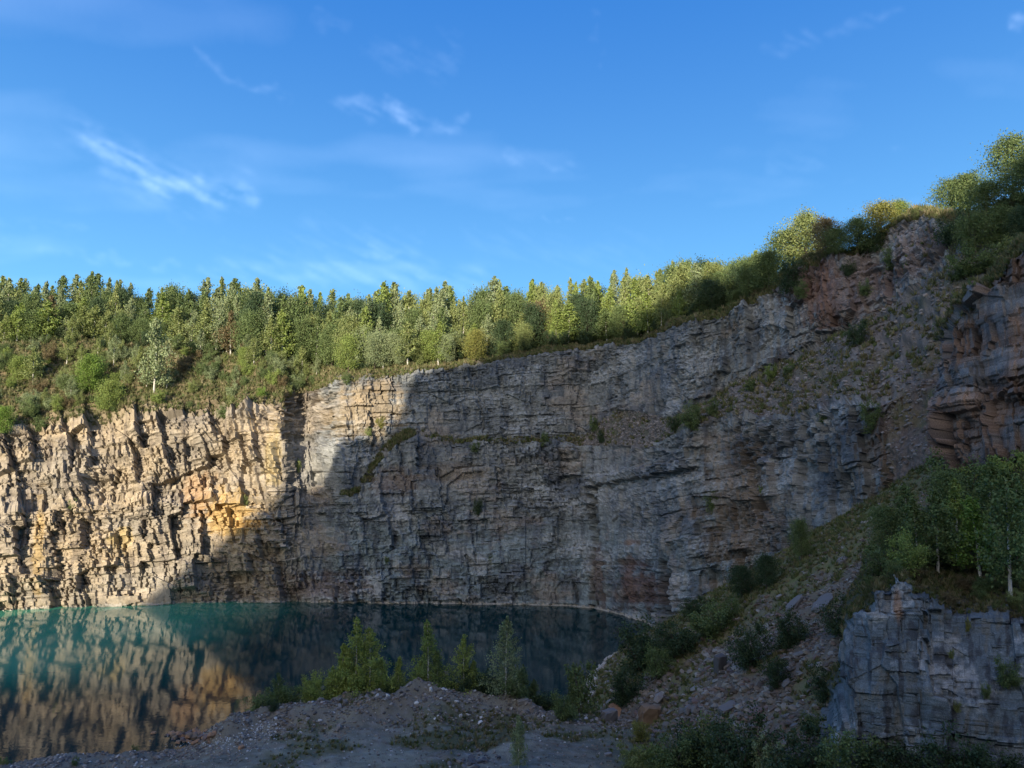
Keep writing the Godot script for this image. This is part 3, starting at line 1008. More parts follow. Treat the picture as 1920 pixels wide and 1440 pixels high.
func build_hill() -> void:
	# the other side of the quarry, behind the viewer: its crest throws the shade seen on the far cliff
	var edge := []
	for e in [[-420, 1180, 127], [240, 1135, 131], [330, 1128, 131.5], [400, 1050, 132], [470, 980, 133], [540, 930, 133], [600, 865, 134], [650, 828, 135], [712, 806, 136], [728, 772, 137], [752, 725, 139], [772, 692, 141], [880, 668, 143], [950, 630, 144], [1060, 594, 142], [1150, 566, 132], [1290, 516, 122], [1400, 496, 114], [1480, 448, 106], [1560, 428, 103], [1640, 415, 98], [1740, 395, 92], [1830, 360, 88], [1920, 310, 80]]:
		var p: Vector3
		if e[0] < 0: p = Vector3(-98, -6, -124)
		else: p = kp(e[0] - curve([[300, 95], [450, 85], [620, 75], [700, 40], [760, 15], [860, 0]], e[0]), e[1], e[2])
		var c := p.x * cos(SUN_AZ) + p.z * sin(SUN_AZ)
		var l := -p.x * sin(SUN_AZ) + p.z * cos(SUN_AZ)
		edge.append([c, p.y + tan(SUN_EL) * (130.0 - l)])
	edge.sort_custom(func(a, b): return a[0] < b[0])
	var s := Sheet.new()
	s.nx = 260
	var lines := [[40, 0.0], [70, 0.3], [100, 0.68], [120, 0.92], [130, 1.0], [140, 0.985], [170, 0.9], [220, 0.7], [320, 0.3]]
	s.ny = lines.size()
	var col := PackedColorArray()
	for r in s.ny:
		for ci in s.nx:
			var c := -150.0 + ci * 1.0
			var top := curve(edge, c) + 1.4 * n_fine.get_noise_1d(c * 0.9 + 7.0) + 1.8 * n_fine.get_noise_1d(c * 0.30) + 2.0 * n_fine.get_noise_1d(c * 0.10 + 40.0)
			var fade := smoothstep(108.0, 70.0, c)
			top = 20.0 + (top - 20.0) * fade
			var base := 18.0 if top > 24.0 else -8.0
			var y: float = lerpf(base, top, lines[r][1])
			var l: float = lines[r][0]
			s.pos.append(Vector3(-l * sin(SUN_AZ) + c * cos(SUN_AZ), y, l * cos(SUN_AZ) + c * sin(SUN_AZ)))
			var g := n_rough.get_noise_2d(c * 0.1, y * 0.1)
			col.append(mixc(Color(0.09, 0.10, 0.045), Color(0.2, 0.16, 0.12), 0.5 + g))
	tag(part("hill", sheet_mesh(s, col), rock_material(0.5, 0.8), self), "grassy hill behind the viewpoint", "", "", "structure")

# ------------------------------------------------------------------ what grows
func build_plants() -> void:
	for k in 7: plants.get_or_add("birch", []).append(make_plant(100 + k, "birch", 52, 130, 0.28, 4.0))
	for k in 5: plants.get_or_add("cone", []).append(make_plant(200 + k, "cone", 58, 130, 0.23, 3.9))
	for k in 5: plants.get_or_add("round", []).append(make_plant(300 + k, "round", 64, 170, 0.25, 4.1))
	for k in 5: plants.get_or_add("bush", []).append(make_plant(400 + k, "bush", 64, 150, 0.41, 8.6))
	for k in 2: plants.get_or_add("willow", []).append(make_plant(500 + k, "willow", 64, 110, 0.32, 5.2))
	plants["dry"] = plants["bush"]
	leaf = {
		"grey": leaf_material(Color(0.265, 0.32, 0.175)), "olive": leaf_material(Color(0.25, 0.295, 0.115)), "mid": leaf_material(Color(0.145, 0.20, 0.08)),
		"bright": leaf_material(Color(0.18, 0.28, 0.06)), "yellow": leaf_material(Color(0.25, 0.25, 0.075)), "dark": leaf_material(Color(0.062, 0.10, 0.05)),
		"sapling": leaf_material(Color(0.31, 0.37, 0.10)), "brown": leaf_material(Color(0.20, 0.16, 0.09)), "rust": leaf_material(Color(0.22, 0.14, 0.05)), "lime": leaf_material(Color(0.24, 0.31, 0.09))}  # sapling: lime leaves brightened in colour for open-sky light
	bark_pale = plain_material(Color(0.56, 0.54, 0.50))
	bark_dark = plain_material(Color(0.10, 0.08, 0.065))
	rng.seed = 9
	rim_wood()
	named_plants()

func wall_at(px: float, f: float) -> Vector3:
	var c := clampi(wall.pxs.bsearch(px), 0, wall.nx - 1)
	var r := wall.seg.bsearch(f)
	return wall.pos[mini(r, wall.ny - 1) * wall.nx + c]

const TOPS := [[-90, 520], [0, 522], [30, 510], [80, 522], [150, 514], [200, 512], [280, 530], [360, 520], [410, 515], [500, 525], [600, 542], [650, 538], [720, 530], [760, 535], [820, 530], [870, 548], [910, 528], [980, 522], [1050, 520], [1100, 512], [1150, 515], [1200, 502], [1250, 492], [1295, 472], [1330, 478], [1380, 478], [1440, 470]]
const ZONES := [[-90, 110, "over the pool's far corner"], [110, 250, "over the bright green bushes"], [250, 370, "over the tall slope birch"], [370, 480, "over the yellow-stained rock"], [480, 620, "over the dark notch in the cliff"], [620, 760, "over the sunlit buttress"], [760, 870, "over the turf ledge"], [870, 980, "behind the vivid yellow-green tree"], [980, 1090, "over the shaded wall's middle"], [1090, 1200, "over the grey talus fan"], [1200, 1310, "over the ramp's bushy foot"], [1310, 1460, "beside the broadleaf clump"]]
const ORD := ["first", "second", "third", "fourth", "fifth", "sixth", "seventh", "eighth", "ninth", "tenth", "eleventh", "twelfth", "thirteenth", "fourteenth", "fifteenth", "sixteenth", "seventeenth", "eighteenth", "nineteenth", "twentieth", "last"]
var counted := {}

func rim_label(kind: String, hue: String, row: String, px: float) -> String:
	var zone := ""
	for z in ZONES:
		if px >= z[0] and px < z[1]: zone = z[2]
	var key := row + zone
	var k: int = counted.get(key, -1) + 1
	counted[key] = k
	var tone: String = {"grey": "grey-green", "olive": "olive", "mid": "green", "bright": "bright green", "dark": "dark green", "yellow": "yellowish", "brown": "brownish", "lime": "lime green", "rust": "rusty"}[hue]
	return "%s %s, %s of the %s row %s" % [tone, kind, ORD[mini(k, 20)], row, zone]

func rim_wood() -> void:
	# back to front: [where on the rim, spacing in pixels, drop of the tops, jitter]
	var rows := [["rear", 5.75, 23.0, 0.0, 14.0], ["third", 5.45, 25.0, 5.0, 22.0], ["second", 5.2, 27.0, 24.0, 24.0], ["front", 5.03, 28.0, 58.0, 26.0]]
	for row in rows:
		var px := -80.0 + rng.randf() * 10.0
		while px < 1455.0:
			var p := wall_at(px, row[1])
			var q := pix(p)
			var top: float = curve(TOPS, px) + row[3] + rng.randf_range(-row[4], row[4] * 0.6)
			var kind := "birch"
			var hue: String = ["grey", "grey", "olive", "grey", "olive", "mid", "lime"][rng.randi() % 7]
			if row[0] == "front" and rng.randf() < 0.35: kind = "round"
			if row[0] != "front" and rng.randf() < 0.27: kind = "round"
			if px > 1330.0 and rng.randf() < 0.8: kind = "round"
			if kind == "round": hue = ["mid", "dark", "olive", "mid"][rng.randi() % 4]
			if px > 980.0 and kind == "birch": hue = ["olive", "lime", "olive", "grey", "mid", "lime"][rng.randi() % 6]
			if rng.randf() < 0.008: hue = "brown"
			var h := (q.y - top) / FOC * -p.z
			if h > 2.0:
				plant(kind, hue, p, minf(h, 22.0), rim_label("birch" if kind == "birch" else "broadleaf tree", hue, row[0], px), "trees of the wood along the quarry rim", clampf(10.0 / h, 0.7, 1.15) * (0.8 if kind == "round" else rng.randf_range(0.7, 1.25)))
			px += row[2] * rng.randf_range(0.7, 1.3) * (1.25 if kind == "round" else 1.0)
	# undergrowth along the lip
	var px := -60.0
	while px < 1450.0:
		var p := wall_at(px, rng.randf_range(4.88, 5.12))
		var hue: String = ["mid", "dark", "dark", "mid", "olive"][rng.randi() % 5]
		if px > 900.0: hue = ["dark", "mid", "dark"][rng.randi() % 3]
		plant("bush", hue, p, rng.randf_range(1.8, 3.6), rim_label("bush", hue, "undergrowth", px), "bushes under the rim wood", 0.85)
		px += rng.randf_range(15, 27)
	var inner := []
	px = -70.0
	while px < 1400.0:
		var h := rng.randf_range(0.32, 0.55)
		inner.append([Transform3D(Basis.from_euler(Vector3(0, rng.randf() * TAU, 0)) * Basis.from_scale(Vector3(h, h, h)), wall_at(px, rng.randf_range(5.45, 5.9))), Color.WHITE * rng.randf_range(0.7, 1.2)])
		px += rng.randf_range(7, 15)
	scatter("undergrowth", plants["bush"][0].crown, leaf["mid"], inner, "dense undergrowth between the trunks of the rim wood", "undergrowth")
	# the left slope between cliff lip and wood
	for k in 140:
		var x := rng.randf_range(-60.0, 600.0)
		var f := 4.12 + 0.82 * rng.randf()
		var p := wall_at(x, f)
		var dice := rng.randf()
		var hue: String = ["olive", "brown", "grey", "mid", "lime", "olive", "mid", "mid"][rng.randi() % 8]
		var h := rng.randf_range(1.5, 3.9)
		var kind := "bush"
		if dice < 0.16:
			kind = "birch"
			h = rng.randf_range(4.0, 7.0)
			hue = ["grey", "olive"][rng.randi() % 2]
		plant(kind, hue, p, h, rim_label("slope birch" if kind == "birch" else "slope shrub", hue, "lower" if f < 4.38 else "middle" if f < 4.66 else "upper", x), "shrubs on the slope above the sunlit cliff", 0.8 if kind == "bush" else 1.0)

func foot_on(which: String, px: float, py: float) -> Vector3:
	match which:
		"wall": return on_sheet(wall, px, py)
		"tower": return on_sheet(tower, px, py)
		"knoll": return on_sheet(knoll, px, py)
	var p := hit(px, py)
	if which == "ground" and p.z < -60.5:
		p = kp(px, py, 60.0)
		p.y = ground_y(p.x, p.z)
	return p

func named_plants() -> void:
	# sheet, column and row of the foot, height in pixels, kind, hue, width, label
	var list := [
		["wall", 165, 742, 88, "round", "bright", 0.75, "bright green broadleaf tree, upper of two on the sunlit slope"],
		["wall", 200, 778, 72, "round", "lime", 0.9, "yellowish green round tree on the cliff lip below a brighter one"],
		["wall", 298, 782, 62, "round", "bright", 0.9, "bright green bush-like tree on the cliff lip under the slender birch"],
		["wall", 288, 735, 145, "birch", "grey", 0.75, "tall slender grey-green birch alone on the sunlit slope"],
		["wall", 4, 818, 62, "round", "bright", 0.8, "bright green tree cut by the picture's edge on the cliff lip"],
		["wall", 68, 810, 34, "bush", "mid", 0.8, "low green bush on the lip above the tan rock face"],
		["wall", 30, 720, 60, "round", "lime", 0.8, "lime green tree near the picture's edge on the slope"],
		["wall", 60, 725, 75, "birch", "olive", 0.9, "olive birch beside the pale dead bush on the slope"],
		["wall", 95, 680, 40, "dry", "brown", 0.8, "pale leafless-looking bush on the slope"],
		["wall", 395, 735, 62, "bush", "grey", 0.7, "grey-green rounded bush above the yellow-stained rock"],
		["wall", 490, 745, 22, "bush", "bright", 0.8, "small bright green bush on bare earth near the dark notch"],
		["wall", 545, 752, 50, "birch", "olive", 0.7, "thin sapling at the brink of the dark notch"],
		["wall", 455, 690, 45, "round", "lime", 0.9, "lime green bush on the brow above the bare earth"],
		["wall", 415, 785, 30, "bush", "mid", 0.8, "green bush on the lip over the sunlit ledges"],
		["wall", 645, 722, 28, "bush", "mid", 0.7, "small dark bush on the lip beside the sunlit buttress"],
		["wall", 892, 680, 72, "round", "yellow", 0.8, "vivid yellow-green tree on the rim of the shaded wall"],
		["wall", 935, 668, 48, "birch", "lime", 0.8, "small lime birch next to the vivid yellow-green rim tree"],
		["wall", 982, 662, 62, "round", "olive", 0.7, "olive tree reaching out over the rim of the shaded wall"],
		["wall", 712, 806, 26, "bush", "yellow", 0.7, "yellow-green bush on the sunlit turf ledge"],
		["wall", 690, 818, 20, "bush", "olive", 0.7, "olive tuft-like bush at the end of the turf ledge"],
		["wall", 460, 950, 22, "bush", "olive", 0.5, "small bush on the ledge beside the yellow stain"],
		["wall", 130, 960, 26, "bush", "olive", 0.5, "small bush clinging halfway up the tan face"],
		["wall", 555, 885, 24, "bush", "olive", 0.5, "small bush clinging to the pillar at the shadow's edge"],
		["wall", 895, 968, 36, "bush", "dark", 0.45, "dark bush clinging halfway up the shaded wall"],
		["wall", 726, 1058, 16, "bush", "mid", 0.6, "tiny green bush low on the shaded wall"],
		["wall", 920, 1060, 20, "bush", "mid", 0.6, "small bush low in a groove of the shaded wall"],
		["wall", 1020, 838, 30, "bush", "mid", 0.7, "green bush on the narrow ledge of the shaded wall"],
		["wall", 890, 850, 22, "bush", "mid", 0.7, "flat bush at the left end of the narrow ledge"],
		["wall", 1112, 812, 34, "bush", "mid", 0.6, "bush at the top of the grey talus fan"],
		["wall", 1128, 832, 26, "bush", "dark", 0.6, "dark bush below the grey talus fan's upper bush"],
		["wall", 1300, 808, 58, "bush", "mid", 0.75, "large green bush in the corner at the ramp's foot"],
		["wall", 1270, 812, 36, "bush", "dark", 0.8, "dark bush beside the large one at the ramp's foot"],
		["wall", 1335, 780, 30, "bush", "mid", 0.8, "bush on the ramp just above its foot"],
		["wall", 1445, 712, 30, "bush", "lime", 0.9, "light green bush part way up the ramp"],
		["wall", 1410, 735, 26, "bush", "mid", 0.9, "low bush on the ramp under the light green one"],
		["wall", 1480, 705, 26, "bush", "mid", 0.9, "low bush in the middle of the ramp"],
		["wall", 1570, 672, 52, "bush", "mid", 0.7, "dark green bush where the ramp meets the upper wall"],
		["wall", 1612, 645, 48, "bush", "dark", 0.8, "darker bush higher up where the ramp meets the wall"],
		["wall", 1490, 548, 62, "bush", "dark", 0.7, "dark bush hanging beside the red rock pillar"],
		["wall", 1510, 560, 36, "bush", "mid", 0.7, "small bush at the foot of the red rock pillar"],
		["wall", 1620, 560, 40, "bush", "mid", 0.7, "bush on the reddish slope below the rim"],
		["wall", 1660, 505, 40, "bush", "mid", 0.7, "bush on the brow left of the topmost crag"],
		["wall", 1590, 520, 28, "bush", "dark", 0.7, "dark bush right of the red rock pillar"],
		["wall", 1635, 812, 66, "bush", "mid", 0.6, "bush clinging above the brown earth gully"],
		["wall", 1540, 795, 26, "bush", "mid", 0.8, "low bush on top of the lower rock wall"],
		["wall", 1330, 965, 62, "bush", "mid", 0.4, "bush growing in a vertical cleft of the lower wall"],
		["wall", 1435, 925, 14, "bush", "lime", 0.7, "tiny light green bush on the lower wall"],
		["wall", 1780, 790, 60, "bush", "mid", 0.5, "bush in the corner between gully and rock tower"],
		["wall", 1755, 640, 36, "bush", "mid", 0.7, "bush at the head of the gully beside the rock tower"],
		["scree", 1503, 1050, 82, "round", "mid", 0.6, "slim green tree in the cleft above the scree"],
		["scree", 1390, 1122, 66, "round", "dark", 1.0, "dark round tree against the lower wall, left of its neighbour"],
		["scree", 1438, 1104, 68, "round", "dark", 1.0, "dark round tree against the lower wall, nearer the cleft"],
		["wall", 1478, 530, 100, "round", "mid", 0.85, "tall green tree crowning the rim left of the red pillar"],
		["wall", 1512, 505, 108, "round", "olive", 0.75, "olive-gold topped tree on the rim by the red pillar"],
		["wall", 1548, 488, 82, "round", "brown", 0.7, "brownish tinged tree directly over the red pillar"],
		["wall", 1440, 545, 76, "round", "mid", 0.9, "green tree on the rim at the left of the broadleaf clump"],
		["wall", 1405, 560, 80, "round", "mid", 0.8, "green tree where birches give way to broadleaves"],
		["wall", 1575, 482, 56, "round", "mid", 0.9, "lower green tree on the rim between two golden ones"],
		["wall", 1608, 478, 72, "round", "mid", 0.8, "green dome tree on the rim, first of three"],
		["wall", 1645, 452, 76, "round", "yellow", 0.9, "golden dome tree on the rim, middle of three"],
		["wall", 1688, 425, 50, "round", "lime", 0.9, "low light green tree beside the topmost crag"],
		["wall", 1625, 482, 50, "bush", "dark", 0.9, "dark bush at the feet of the dome trees"],
		["wall", 1715, 412, 20, "bush", "olive", 0.9, "small bush on the topmost crag"],
		["wall", 1785, 425, 92, "round", "mid", 0.75, "dark sided tree on the rim beside the topmost crag"],
		["wall", 1818, 415, 95, "round", "mid", 0.8, "sun topped tree on the rim at the gully head"],
		["wall", 1852, 420, 82, "round", "mid", 0.8, "green tree between the sun topped tree and the tallest one"],
		["wall", 1905, 375, 125, "round", "mid", 0.7, "tallest green tree at the rim's end"],
		["wall", 1935, 390, 100, "round", "mid", 0.8, "green tree behind the tallest one at the rim's end"],
		["wall", 1790, 462, 60, "bush", "dark", 0.8, "dark bush on the green slope beside the crag"],
		["wall", 1830, 480, 80, "round", "mid", 0.8, "leafy tree half way down the green slope"],
		["wall", 1870, 470, 82, "round", "mid", 0.8, "leafy tree on the green slope under the tallest tree"],
		["wall", 1912, 455, 70, "round", "dark", 0.8, "dark tree on the green slope at the picture's edge"],
		["wall", 1850, 510, 50, "bush", "mid", 0.9, "bush low on the green slope above the rock tower"],
		["wall", 1815, 520, 50, "bush", "mid", 0.9, "bush low on the green slope left of the rock tower"],
		["wall", 1890, 490, 45, "bush", "olive", 0.9, "olive bush just over the rock tower's top"],
		["wall", 1895, 470, 60, "birch", "grey", 0.8, "slender bent birch over the rock tower"],
		["scree", 1300, 1158, 36, "bush", "dark", 0.9, "dark bush at the foot of the lower wall by the pool"],
		["scree", 1330, 1200, 62, "bush", "mid", 0.95, "green bush on the scree's pool side, upper one"],
		["scree", 1365, 1170, 46, "bush", "mid", 0.8, "bush on the scree crest beneath the lower wall"],
		["scree", 1270, 1235, 62, "bush", "dark", 0.9, "dark bush on the scree's pool side, middle one"],
		["scree", 1205, 1262, 92, "bush", "dark", 0.85, "largest dark bush above the pale beach"],
		["scree", 1235, 1275, 60, "bush", "mid", 0.7, "bush tucked in front of the largest dark bush"],
		["scree", 1172, 1322, 60, "bush", "dark", 0.85, "dark rounded bush at the end of the pale beach"],
		["scree", 1405, 1258, 78, "bush", "dark", 0.65, "dark round bush on the scree beside the upright block"],
		["scree", 1478, 1218, 66, "bush", "dark", 0.75, "dark round bush higher on the scree"],
		["scree", 1458, 1292, 56, "bush", "dark", 0.7, "dark bush on the scree below two others"],
		["scree", 1578, 1195, 66, "bush", "dark", 0.7, "bush on the scree against the grey outcrop"],
		["scree", 1556, 1322, 70, "bush", "dark", 0.6, "dark bush at the left foot of the grey outcrop"],
		["scree", 1530, 1380, 40, "bush", "mid", 0.8, "green bush at the scree's foot below the grey outcrop"],
		["ground", 638, 1290, 118, "birch", "sapling", 0.85, "young light green birch at the left of a trio on the bank"],
		["ground", 668, 1284, 132, "cone", "sapling", 0.8, "tallest young birch of the trio on the bank"],
		["ground", 692, 1282, 124, "cone", "sapling", 0.85, "young birch at the right of the trio on the bank"],
		["ground", 664, 1286, 46, "bush", "sapling", 0.8, "low light green bush under the birch trio"],
		["ground", 722, 1276, 46, "bush", "dark", 0.7, "dark bush between the birch trio and a single birch"],
		["ground", 747, 1276, 92, "birch", "sapling", 0.8, "single young birch beside the trio on the bank"],
		["ground", 803, 1262, 118, "cone", "lime", 0.75, "young green tree with a thin bare leader on the bank"],
		["ground", 822, 1262, 92, "birch", "mid", 0.75, "shorter young tree with a pale stem on the bank"],
		["ground", 795, 1275, 34, "bush", "yellow", 0.7, "yellowish bush on the middle of the bank"],
		["ground", 872, 1264, 104, "cone", "sapling", 0.8, "young birch rising out of a dark bush on the bank"],
		["ground", 862, 1266, 44, "bush", "dark", 0.8, "dark bush left of the young birch it surrounds"],
		["ground", 900, 1270, 50, "bush", "dark", 0.8, "dark bush right of the young birch it surrounds"],
		["ground", 948, 1302, 122, "cone", "grey", 0.7, "grey-green feathery young tree at the end of the bank"],
		["ground", 980, 1306, 72, "cone", "mid", 0.75, "small green tree beside the grey-green feathery one"],
		["ground", 968, 1306, 42, "bush", "mid", 0.8, "green bush under the grey-green feathery tree"],
		["ground", 1012, 1312, 42, "bush", "dark", 0.9, "dark leafy bush on the bank near the willow"],
		["ground", 1092, 1322, 138, "willow", "mid", 0.72, "large rounded willow standing in front of the pale beach"],
		["ground", 620, 1294, 84, "birch", "sapling", 0.9, "slim young birch at the outer left of the trio on the bank"],
		["ground", 655, 1287, 100, "birch", "sapling", 0.9, "young birch squeezed inside the trio on the bank"],
		["ground", 712, 1280, 88, "birch", "sapling", 0.9, "young birch at the outer right of the trio on the bank"],
		["ground", 730, 1280, 58, "birch", "lime", 1.0, "small birch beside the dark bush next to the trio"],
		["ground", 786, 1266, 62, "birch", "lime", 1.0, "small birch at the left foot of the bare-leadered tree"],
		["ground", 890, 1268, 70, "birch", "lime", 1.0, "small birch leaning out of the dark bush on the bank"],
		["ground", 1002, 1312, 60, "birch", "mid", 1.0, "small tree right of the grey-green feathery one"],
		["ground", 628, 1292, 36, "bush", "lime", 0.7, "low green bush at the left foot of the birch trio"],
		["ground", 705, 1284, 42, "bush", "sapling", 0.7, "light bush at the right foot of the birch trio"],
		["ground", 765, 1272, 40, "bush", "mid", 0.7, "green bush right of the single young birch"],
		["ground", 840, 1266, 36, "bush", "mid", 0.7, "green bush beside the flat grey block on the bank"],
		["ground", 925, 1280, 46, "bush", "dark", 0.8, "dark bush left of the grey-green feathery tree"],
		["ground", 1040, 1320, 40, "bush", "mid", 0.8, "green bush on the bank left of the willow"],
		["ground", 1058, 1352, 44, "bush", "mid", 0.7, "green bush on the bank in front of the willow"],
		["ground", 586, 1300, 58, "bush", "sapling", 0.5, "rounded light green bush alone on the bank"],
		["ground", 520, 1312, 62, "cone", "mid", 0.9, "small pointed tree at the low end of the bank"],
		["ground", 500, 1312, 44, "bush", "mid", 0.8, "green bush around the small pointed tree"],
		["ground", 540, 1308, 40, "bush", "mid", 0.8, "green bush right of the small pointed tree"],
		["ground", 470, 1322, 26, "bush", "olive", 0.8, "low olive bush at the bank's low end"],
		["ground", 255, 1392, 22, "bush", "mid", 0.7, "small green bush at the water's edge by the brick rubble"],
		["ground", 8, 1432, 26, "bush", "olive", 0.7, "small bush at the pool's near corner"],
		["ground", 140, 1438, 18, "bush", "mid", 0.7, "small weed clump on the near shore"],
		["ground", 512, 1336, 24, "bush", "dark", 0.9, "dark weed clump on the bank's face"],
		["ground", 972, 1450, 98, "birch", "grey", 0.75, "feathery pale green sapling in the foreground gravel"],
		["ground", 1200, 1392, 34, "bush", "yellow", 0.6, "small yellow-green bush at the scree's foot"],
		["ground", 1218, 1440, 36, "bush", "lime", 0.7, "yellow-green bush in the foreground by the thicket"],
		["ground", 1190, 1445, 40, "bush", "olive", 0.8, "olive bush at the left end of the foreground thicket"],
		["ground", 1250, 1462, 66, "bush", "mid", 0.8, "green bush in the foreground thicket, first from its left"],
		["ground", 1300, 1455, 82, "bush", "dark", 0.8, "dark bush in the foreground thicket under the big scree stones"],
		["ground", 1345, 1462, 88, "bush", "mid", 0.75, "rounded bush in the middle of the foreground thicket"],
		["ground", 1395, 1470, 96, "bush", "dark", 0.75, "dark bush in the foreground thicket below the scree"],
		["ground", 1450, 1480, 118, "willow", "grey", 0.8, "grey-green feathery willow in the foreground thicket"],
		["ground", 1498, 1480, 90, "bush", "dark", 0.8, "dark bush right of the foreground willow"],
		["knoll", 1560, 1470, 60, "bush", "mid", 0.8, "bush at the outcrop's left foot"],
		["knoll", 1605, 1478, 90, "bush", "mid", 0.75, "green bush at the foot of the grey outcrop"],
		["knoll", 1660, 1480, 76, "bush", "dark", 0.8, "dark bush under the outcrop's tall crack"],
		["knoll", 1730, 1478, 70, "bush", "dark", 0.8, "dark bush under the middle of the outcrop"],
		["knoll", 1800, 1485, 92, "bush", "dark", 0.75, "dark bush in the outcrop's shadow near the corner"],
		["knoll", 1860, 1488, 70, "bush", "dark", 0.8, "low dark bush at the outcrop's foot near the corner"],
		["knoll", 1915, 1490, 60, "bush", "dark", 0.8, "dark bush in the picture's lower corner"],
		["knoll", 1815, 1185, 26, "bush", "yellow", 0.4, "yellowish bush growing on the outcrop's ledge"],
		["knoll", 1785, 1235, 18, "bush", "olive", 0.5, "small olive bush on the outcrop's face"],
		["knoll", 1850, 1310, 28, "bush", "mid", 0.6, "green bush hanging on the outcrop's darker side"],
		["knoll", 1890, 1290, 46, "bush", "mid", 0.6, "larger bush hanging on the outcrop near the edge"],
		["knoll", 1795, 1335, 20, "bush", "olive", 0.6, "small olive bush low on the outcrop"],
		["knoll", 1665, 1305, 18, "bush", "dark", 0.5, "dark weed in the outcrop's crack"],
		["knoll", 1660, 1082, 50, "bush", "mid", 0.9, "round green bush at the outcrop's crest"],
		["knoll", 1705, 1078, 66, "bush", "lime", 0.6, "yellowish green bush behind the crest block"],
		["knoll", 1672, 1040, 100, "round", "mid", 0.8, "green tree at the left of the birch grove"],
		["knoll", 1725, 1060, 120, "birch", "mid", 1.1, "leafy birch at the front of the grove over the crest block"],
		["knoll", 1700, 1020, 110, "birch", "mid", 1.2, "birch behind the crest block"],
		["knoll", 1760, 1075, 150, "birch", "mid", 1.1, "birch with dense leaves in the middle of the grove"],
		["knoll", 1795, 1050, 150, "birch", "lime", 1.1, "lighter birch in the middle of the grove"],
		["knoll", 1780, 1000, 130, "round", "mid", 0.75, "green tree at the back of the grove"],
		["knoll", 1838, 1085, 150, "birch", "bright", 1.1, "birch with yellowish leaves beside the white-stemmed one"],
		["knoll", 1893, 1118, 232, "birch", "mid", 0.85, "tall white-stemmed birch leaning over the outcrop"],
		["knoll", 1862, 1020, 150, "birch", "mid", 1.1, "birch behind the white-stemmed one"],
		["knoll", 1925, 1060, 170, "birch", "mid", 1.1, "birch cut by the picture's edge in the grove"],
		["knoll", 1820, 960, 90, "bush", "mid", 0.8, "bush above the grove by the rock tower's foot"],
		["knoll", 1880, 930, 70, "bush", "lime", 0.8, "light bush on the turf under the rock tower"],
		["wall", 1790, 885, 60, "round", "mid", 0.8, "dark green tree at the gully's mouth"],
		["wall", 1770, 905, 40, "bush", "dark", 0.8, "dark bush at the gully's mouth"]]
	for e in list:
		var p := foot_on(e[0], e[1], e[2])
		var loose: bool = e[4] == "bush" and e[0] in ["scree", "ground", "knoll"] and e[3] > 30
		var skyline: bool = e[0] == "wall" and e[2] < 560 and e[1] > 1390
		var tall := 1.02
		var wide: float = e[6]
		if loose:
			tall = 1.12 if e[0] == "scree" else 1.22
			wide *= 1.25 if e[0] == "scree" else 1.4
		if e[4] in ["cone", "willow"]: tall = 1.14; wide *= 1.2
		if skyline: tall = 1.18; wide *= 1.25
		plant(e[4], e[5], p, e[3] / FOC * -p.z * tall, e[7], "", wide)
	for k in 18:
		var c := knoll.pxs.bsearch(rng.randf_range(1610, 1925))
		var p := knoll.pos[knoll.seg.bsearch(rng.randf_range(2.15, 3.4)) * knoll.nx + c]
		plant("bush", ["mid", "olive", "brown", "mid"][rng.randi() % 4], p, rng.randf_range(0.5, 1.1), "low scrubby bush among the turf between the grey outcrop and the birch grove", "low bushes on the outcrop's turf")
	# the pale clump on the lip over the sunlit buttress
	for k in 13:
		var px := 648.0 + k * 17.0 + rng.randf_range(-4, 4)
		var p := wall_at(px, rng.randf_range(4.55, 5.05))
		var q := pix(p)
		plant("birch" if k % 3 == 1 else "round", ["grey", "grey", "olive", "lime"][rng.randi() % 4], p, (q.y - rng.randf_range(598, 628)) / FOC * -p.z, "pale leafy birch, %s from the notch in the clump overhanging the sunlit buttress" % ORD[k], "pale birches over the sunlit buttress", 1.15 if k % 3 == 1 else 0.72)

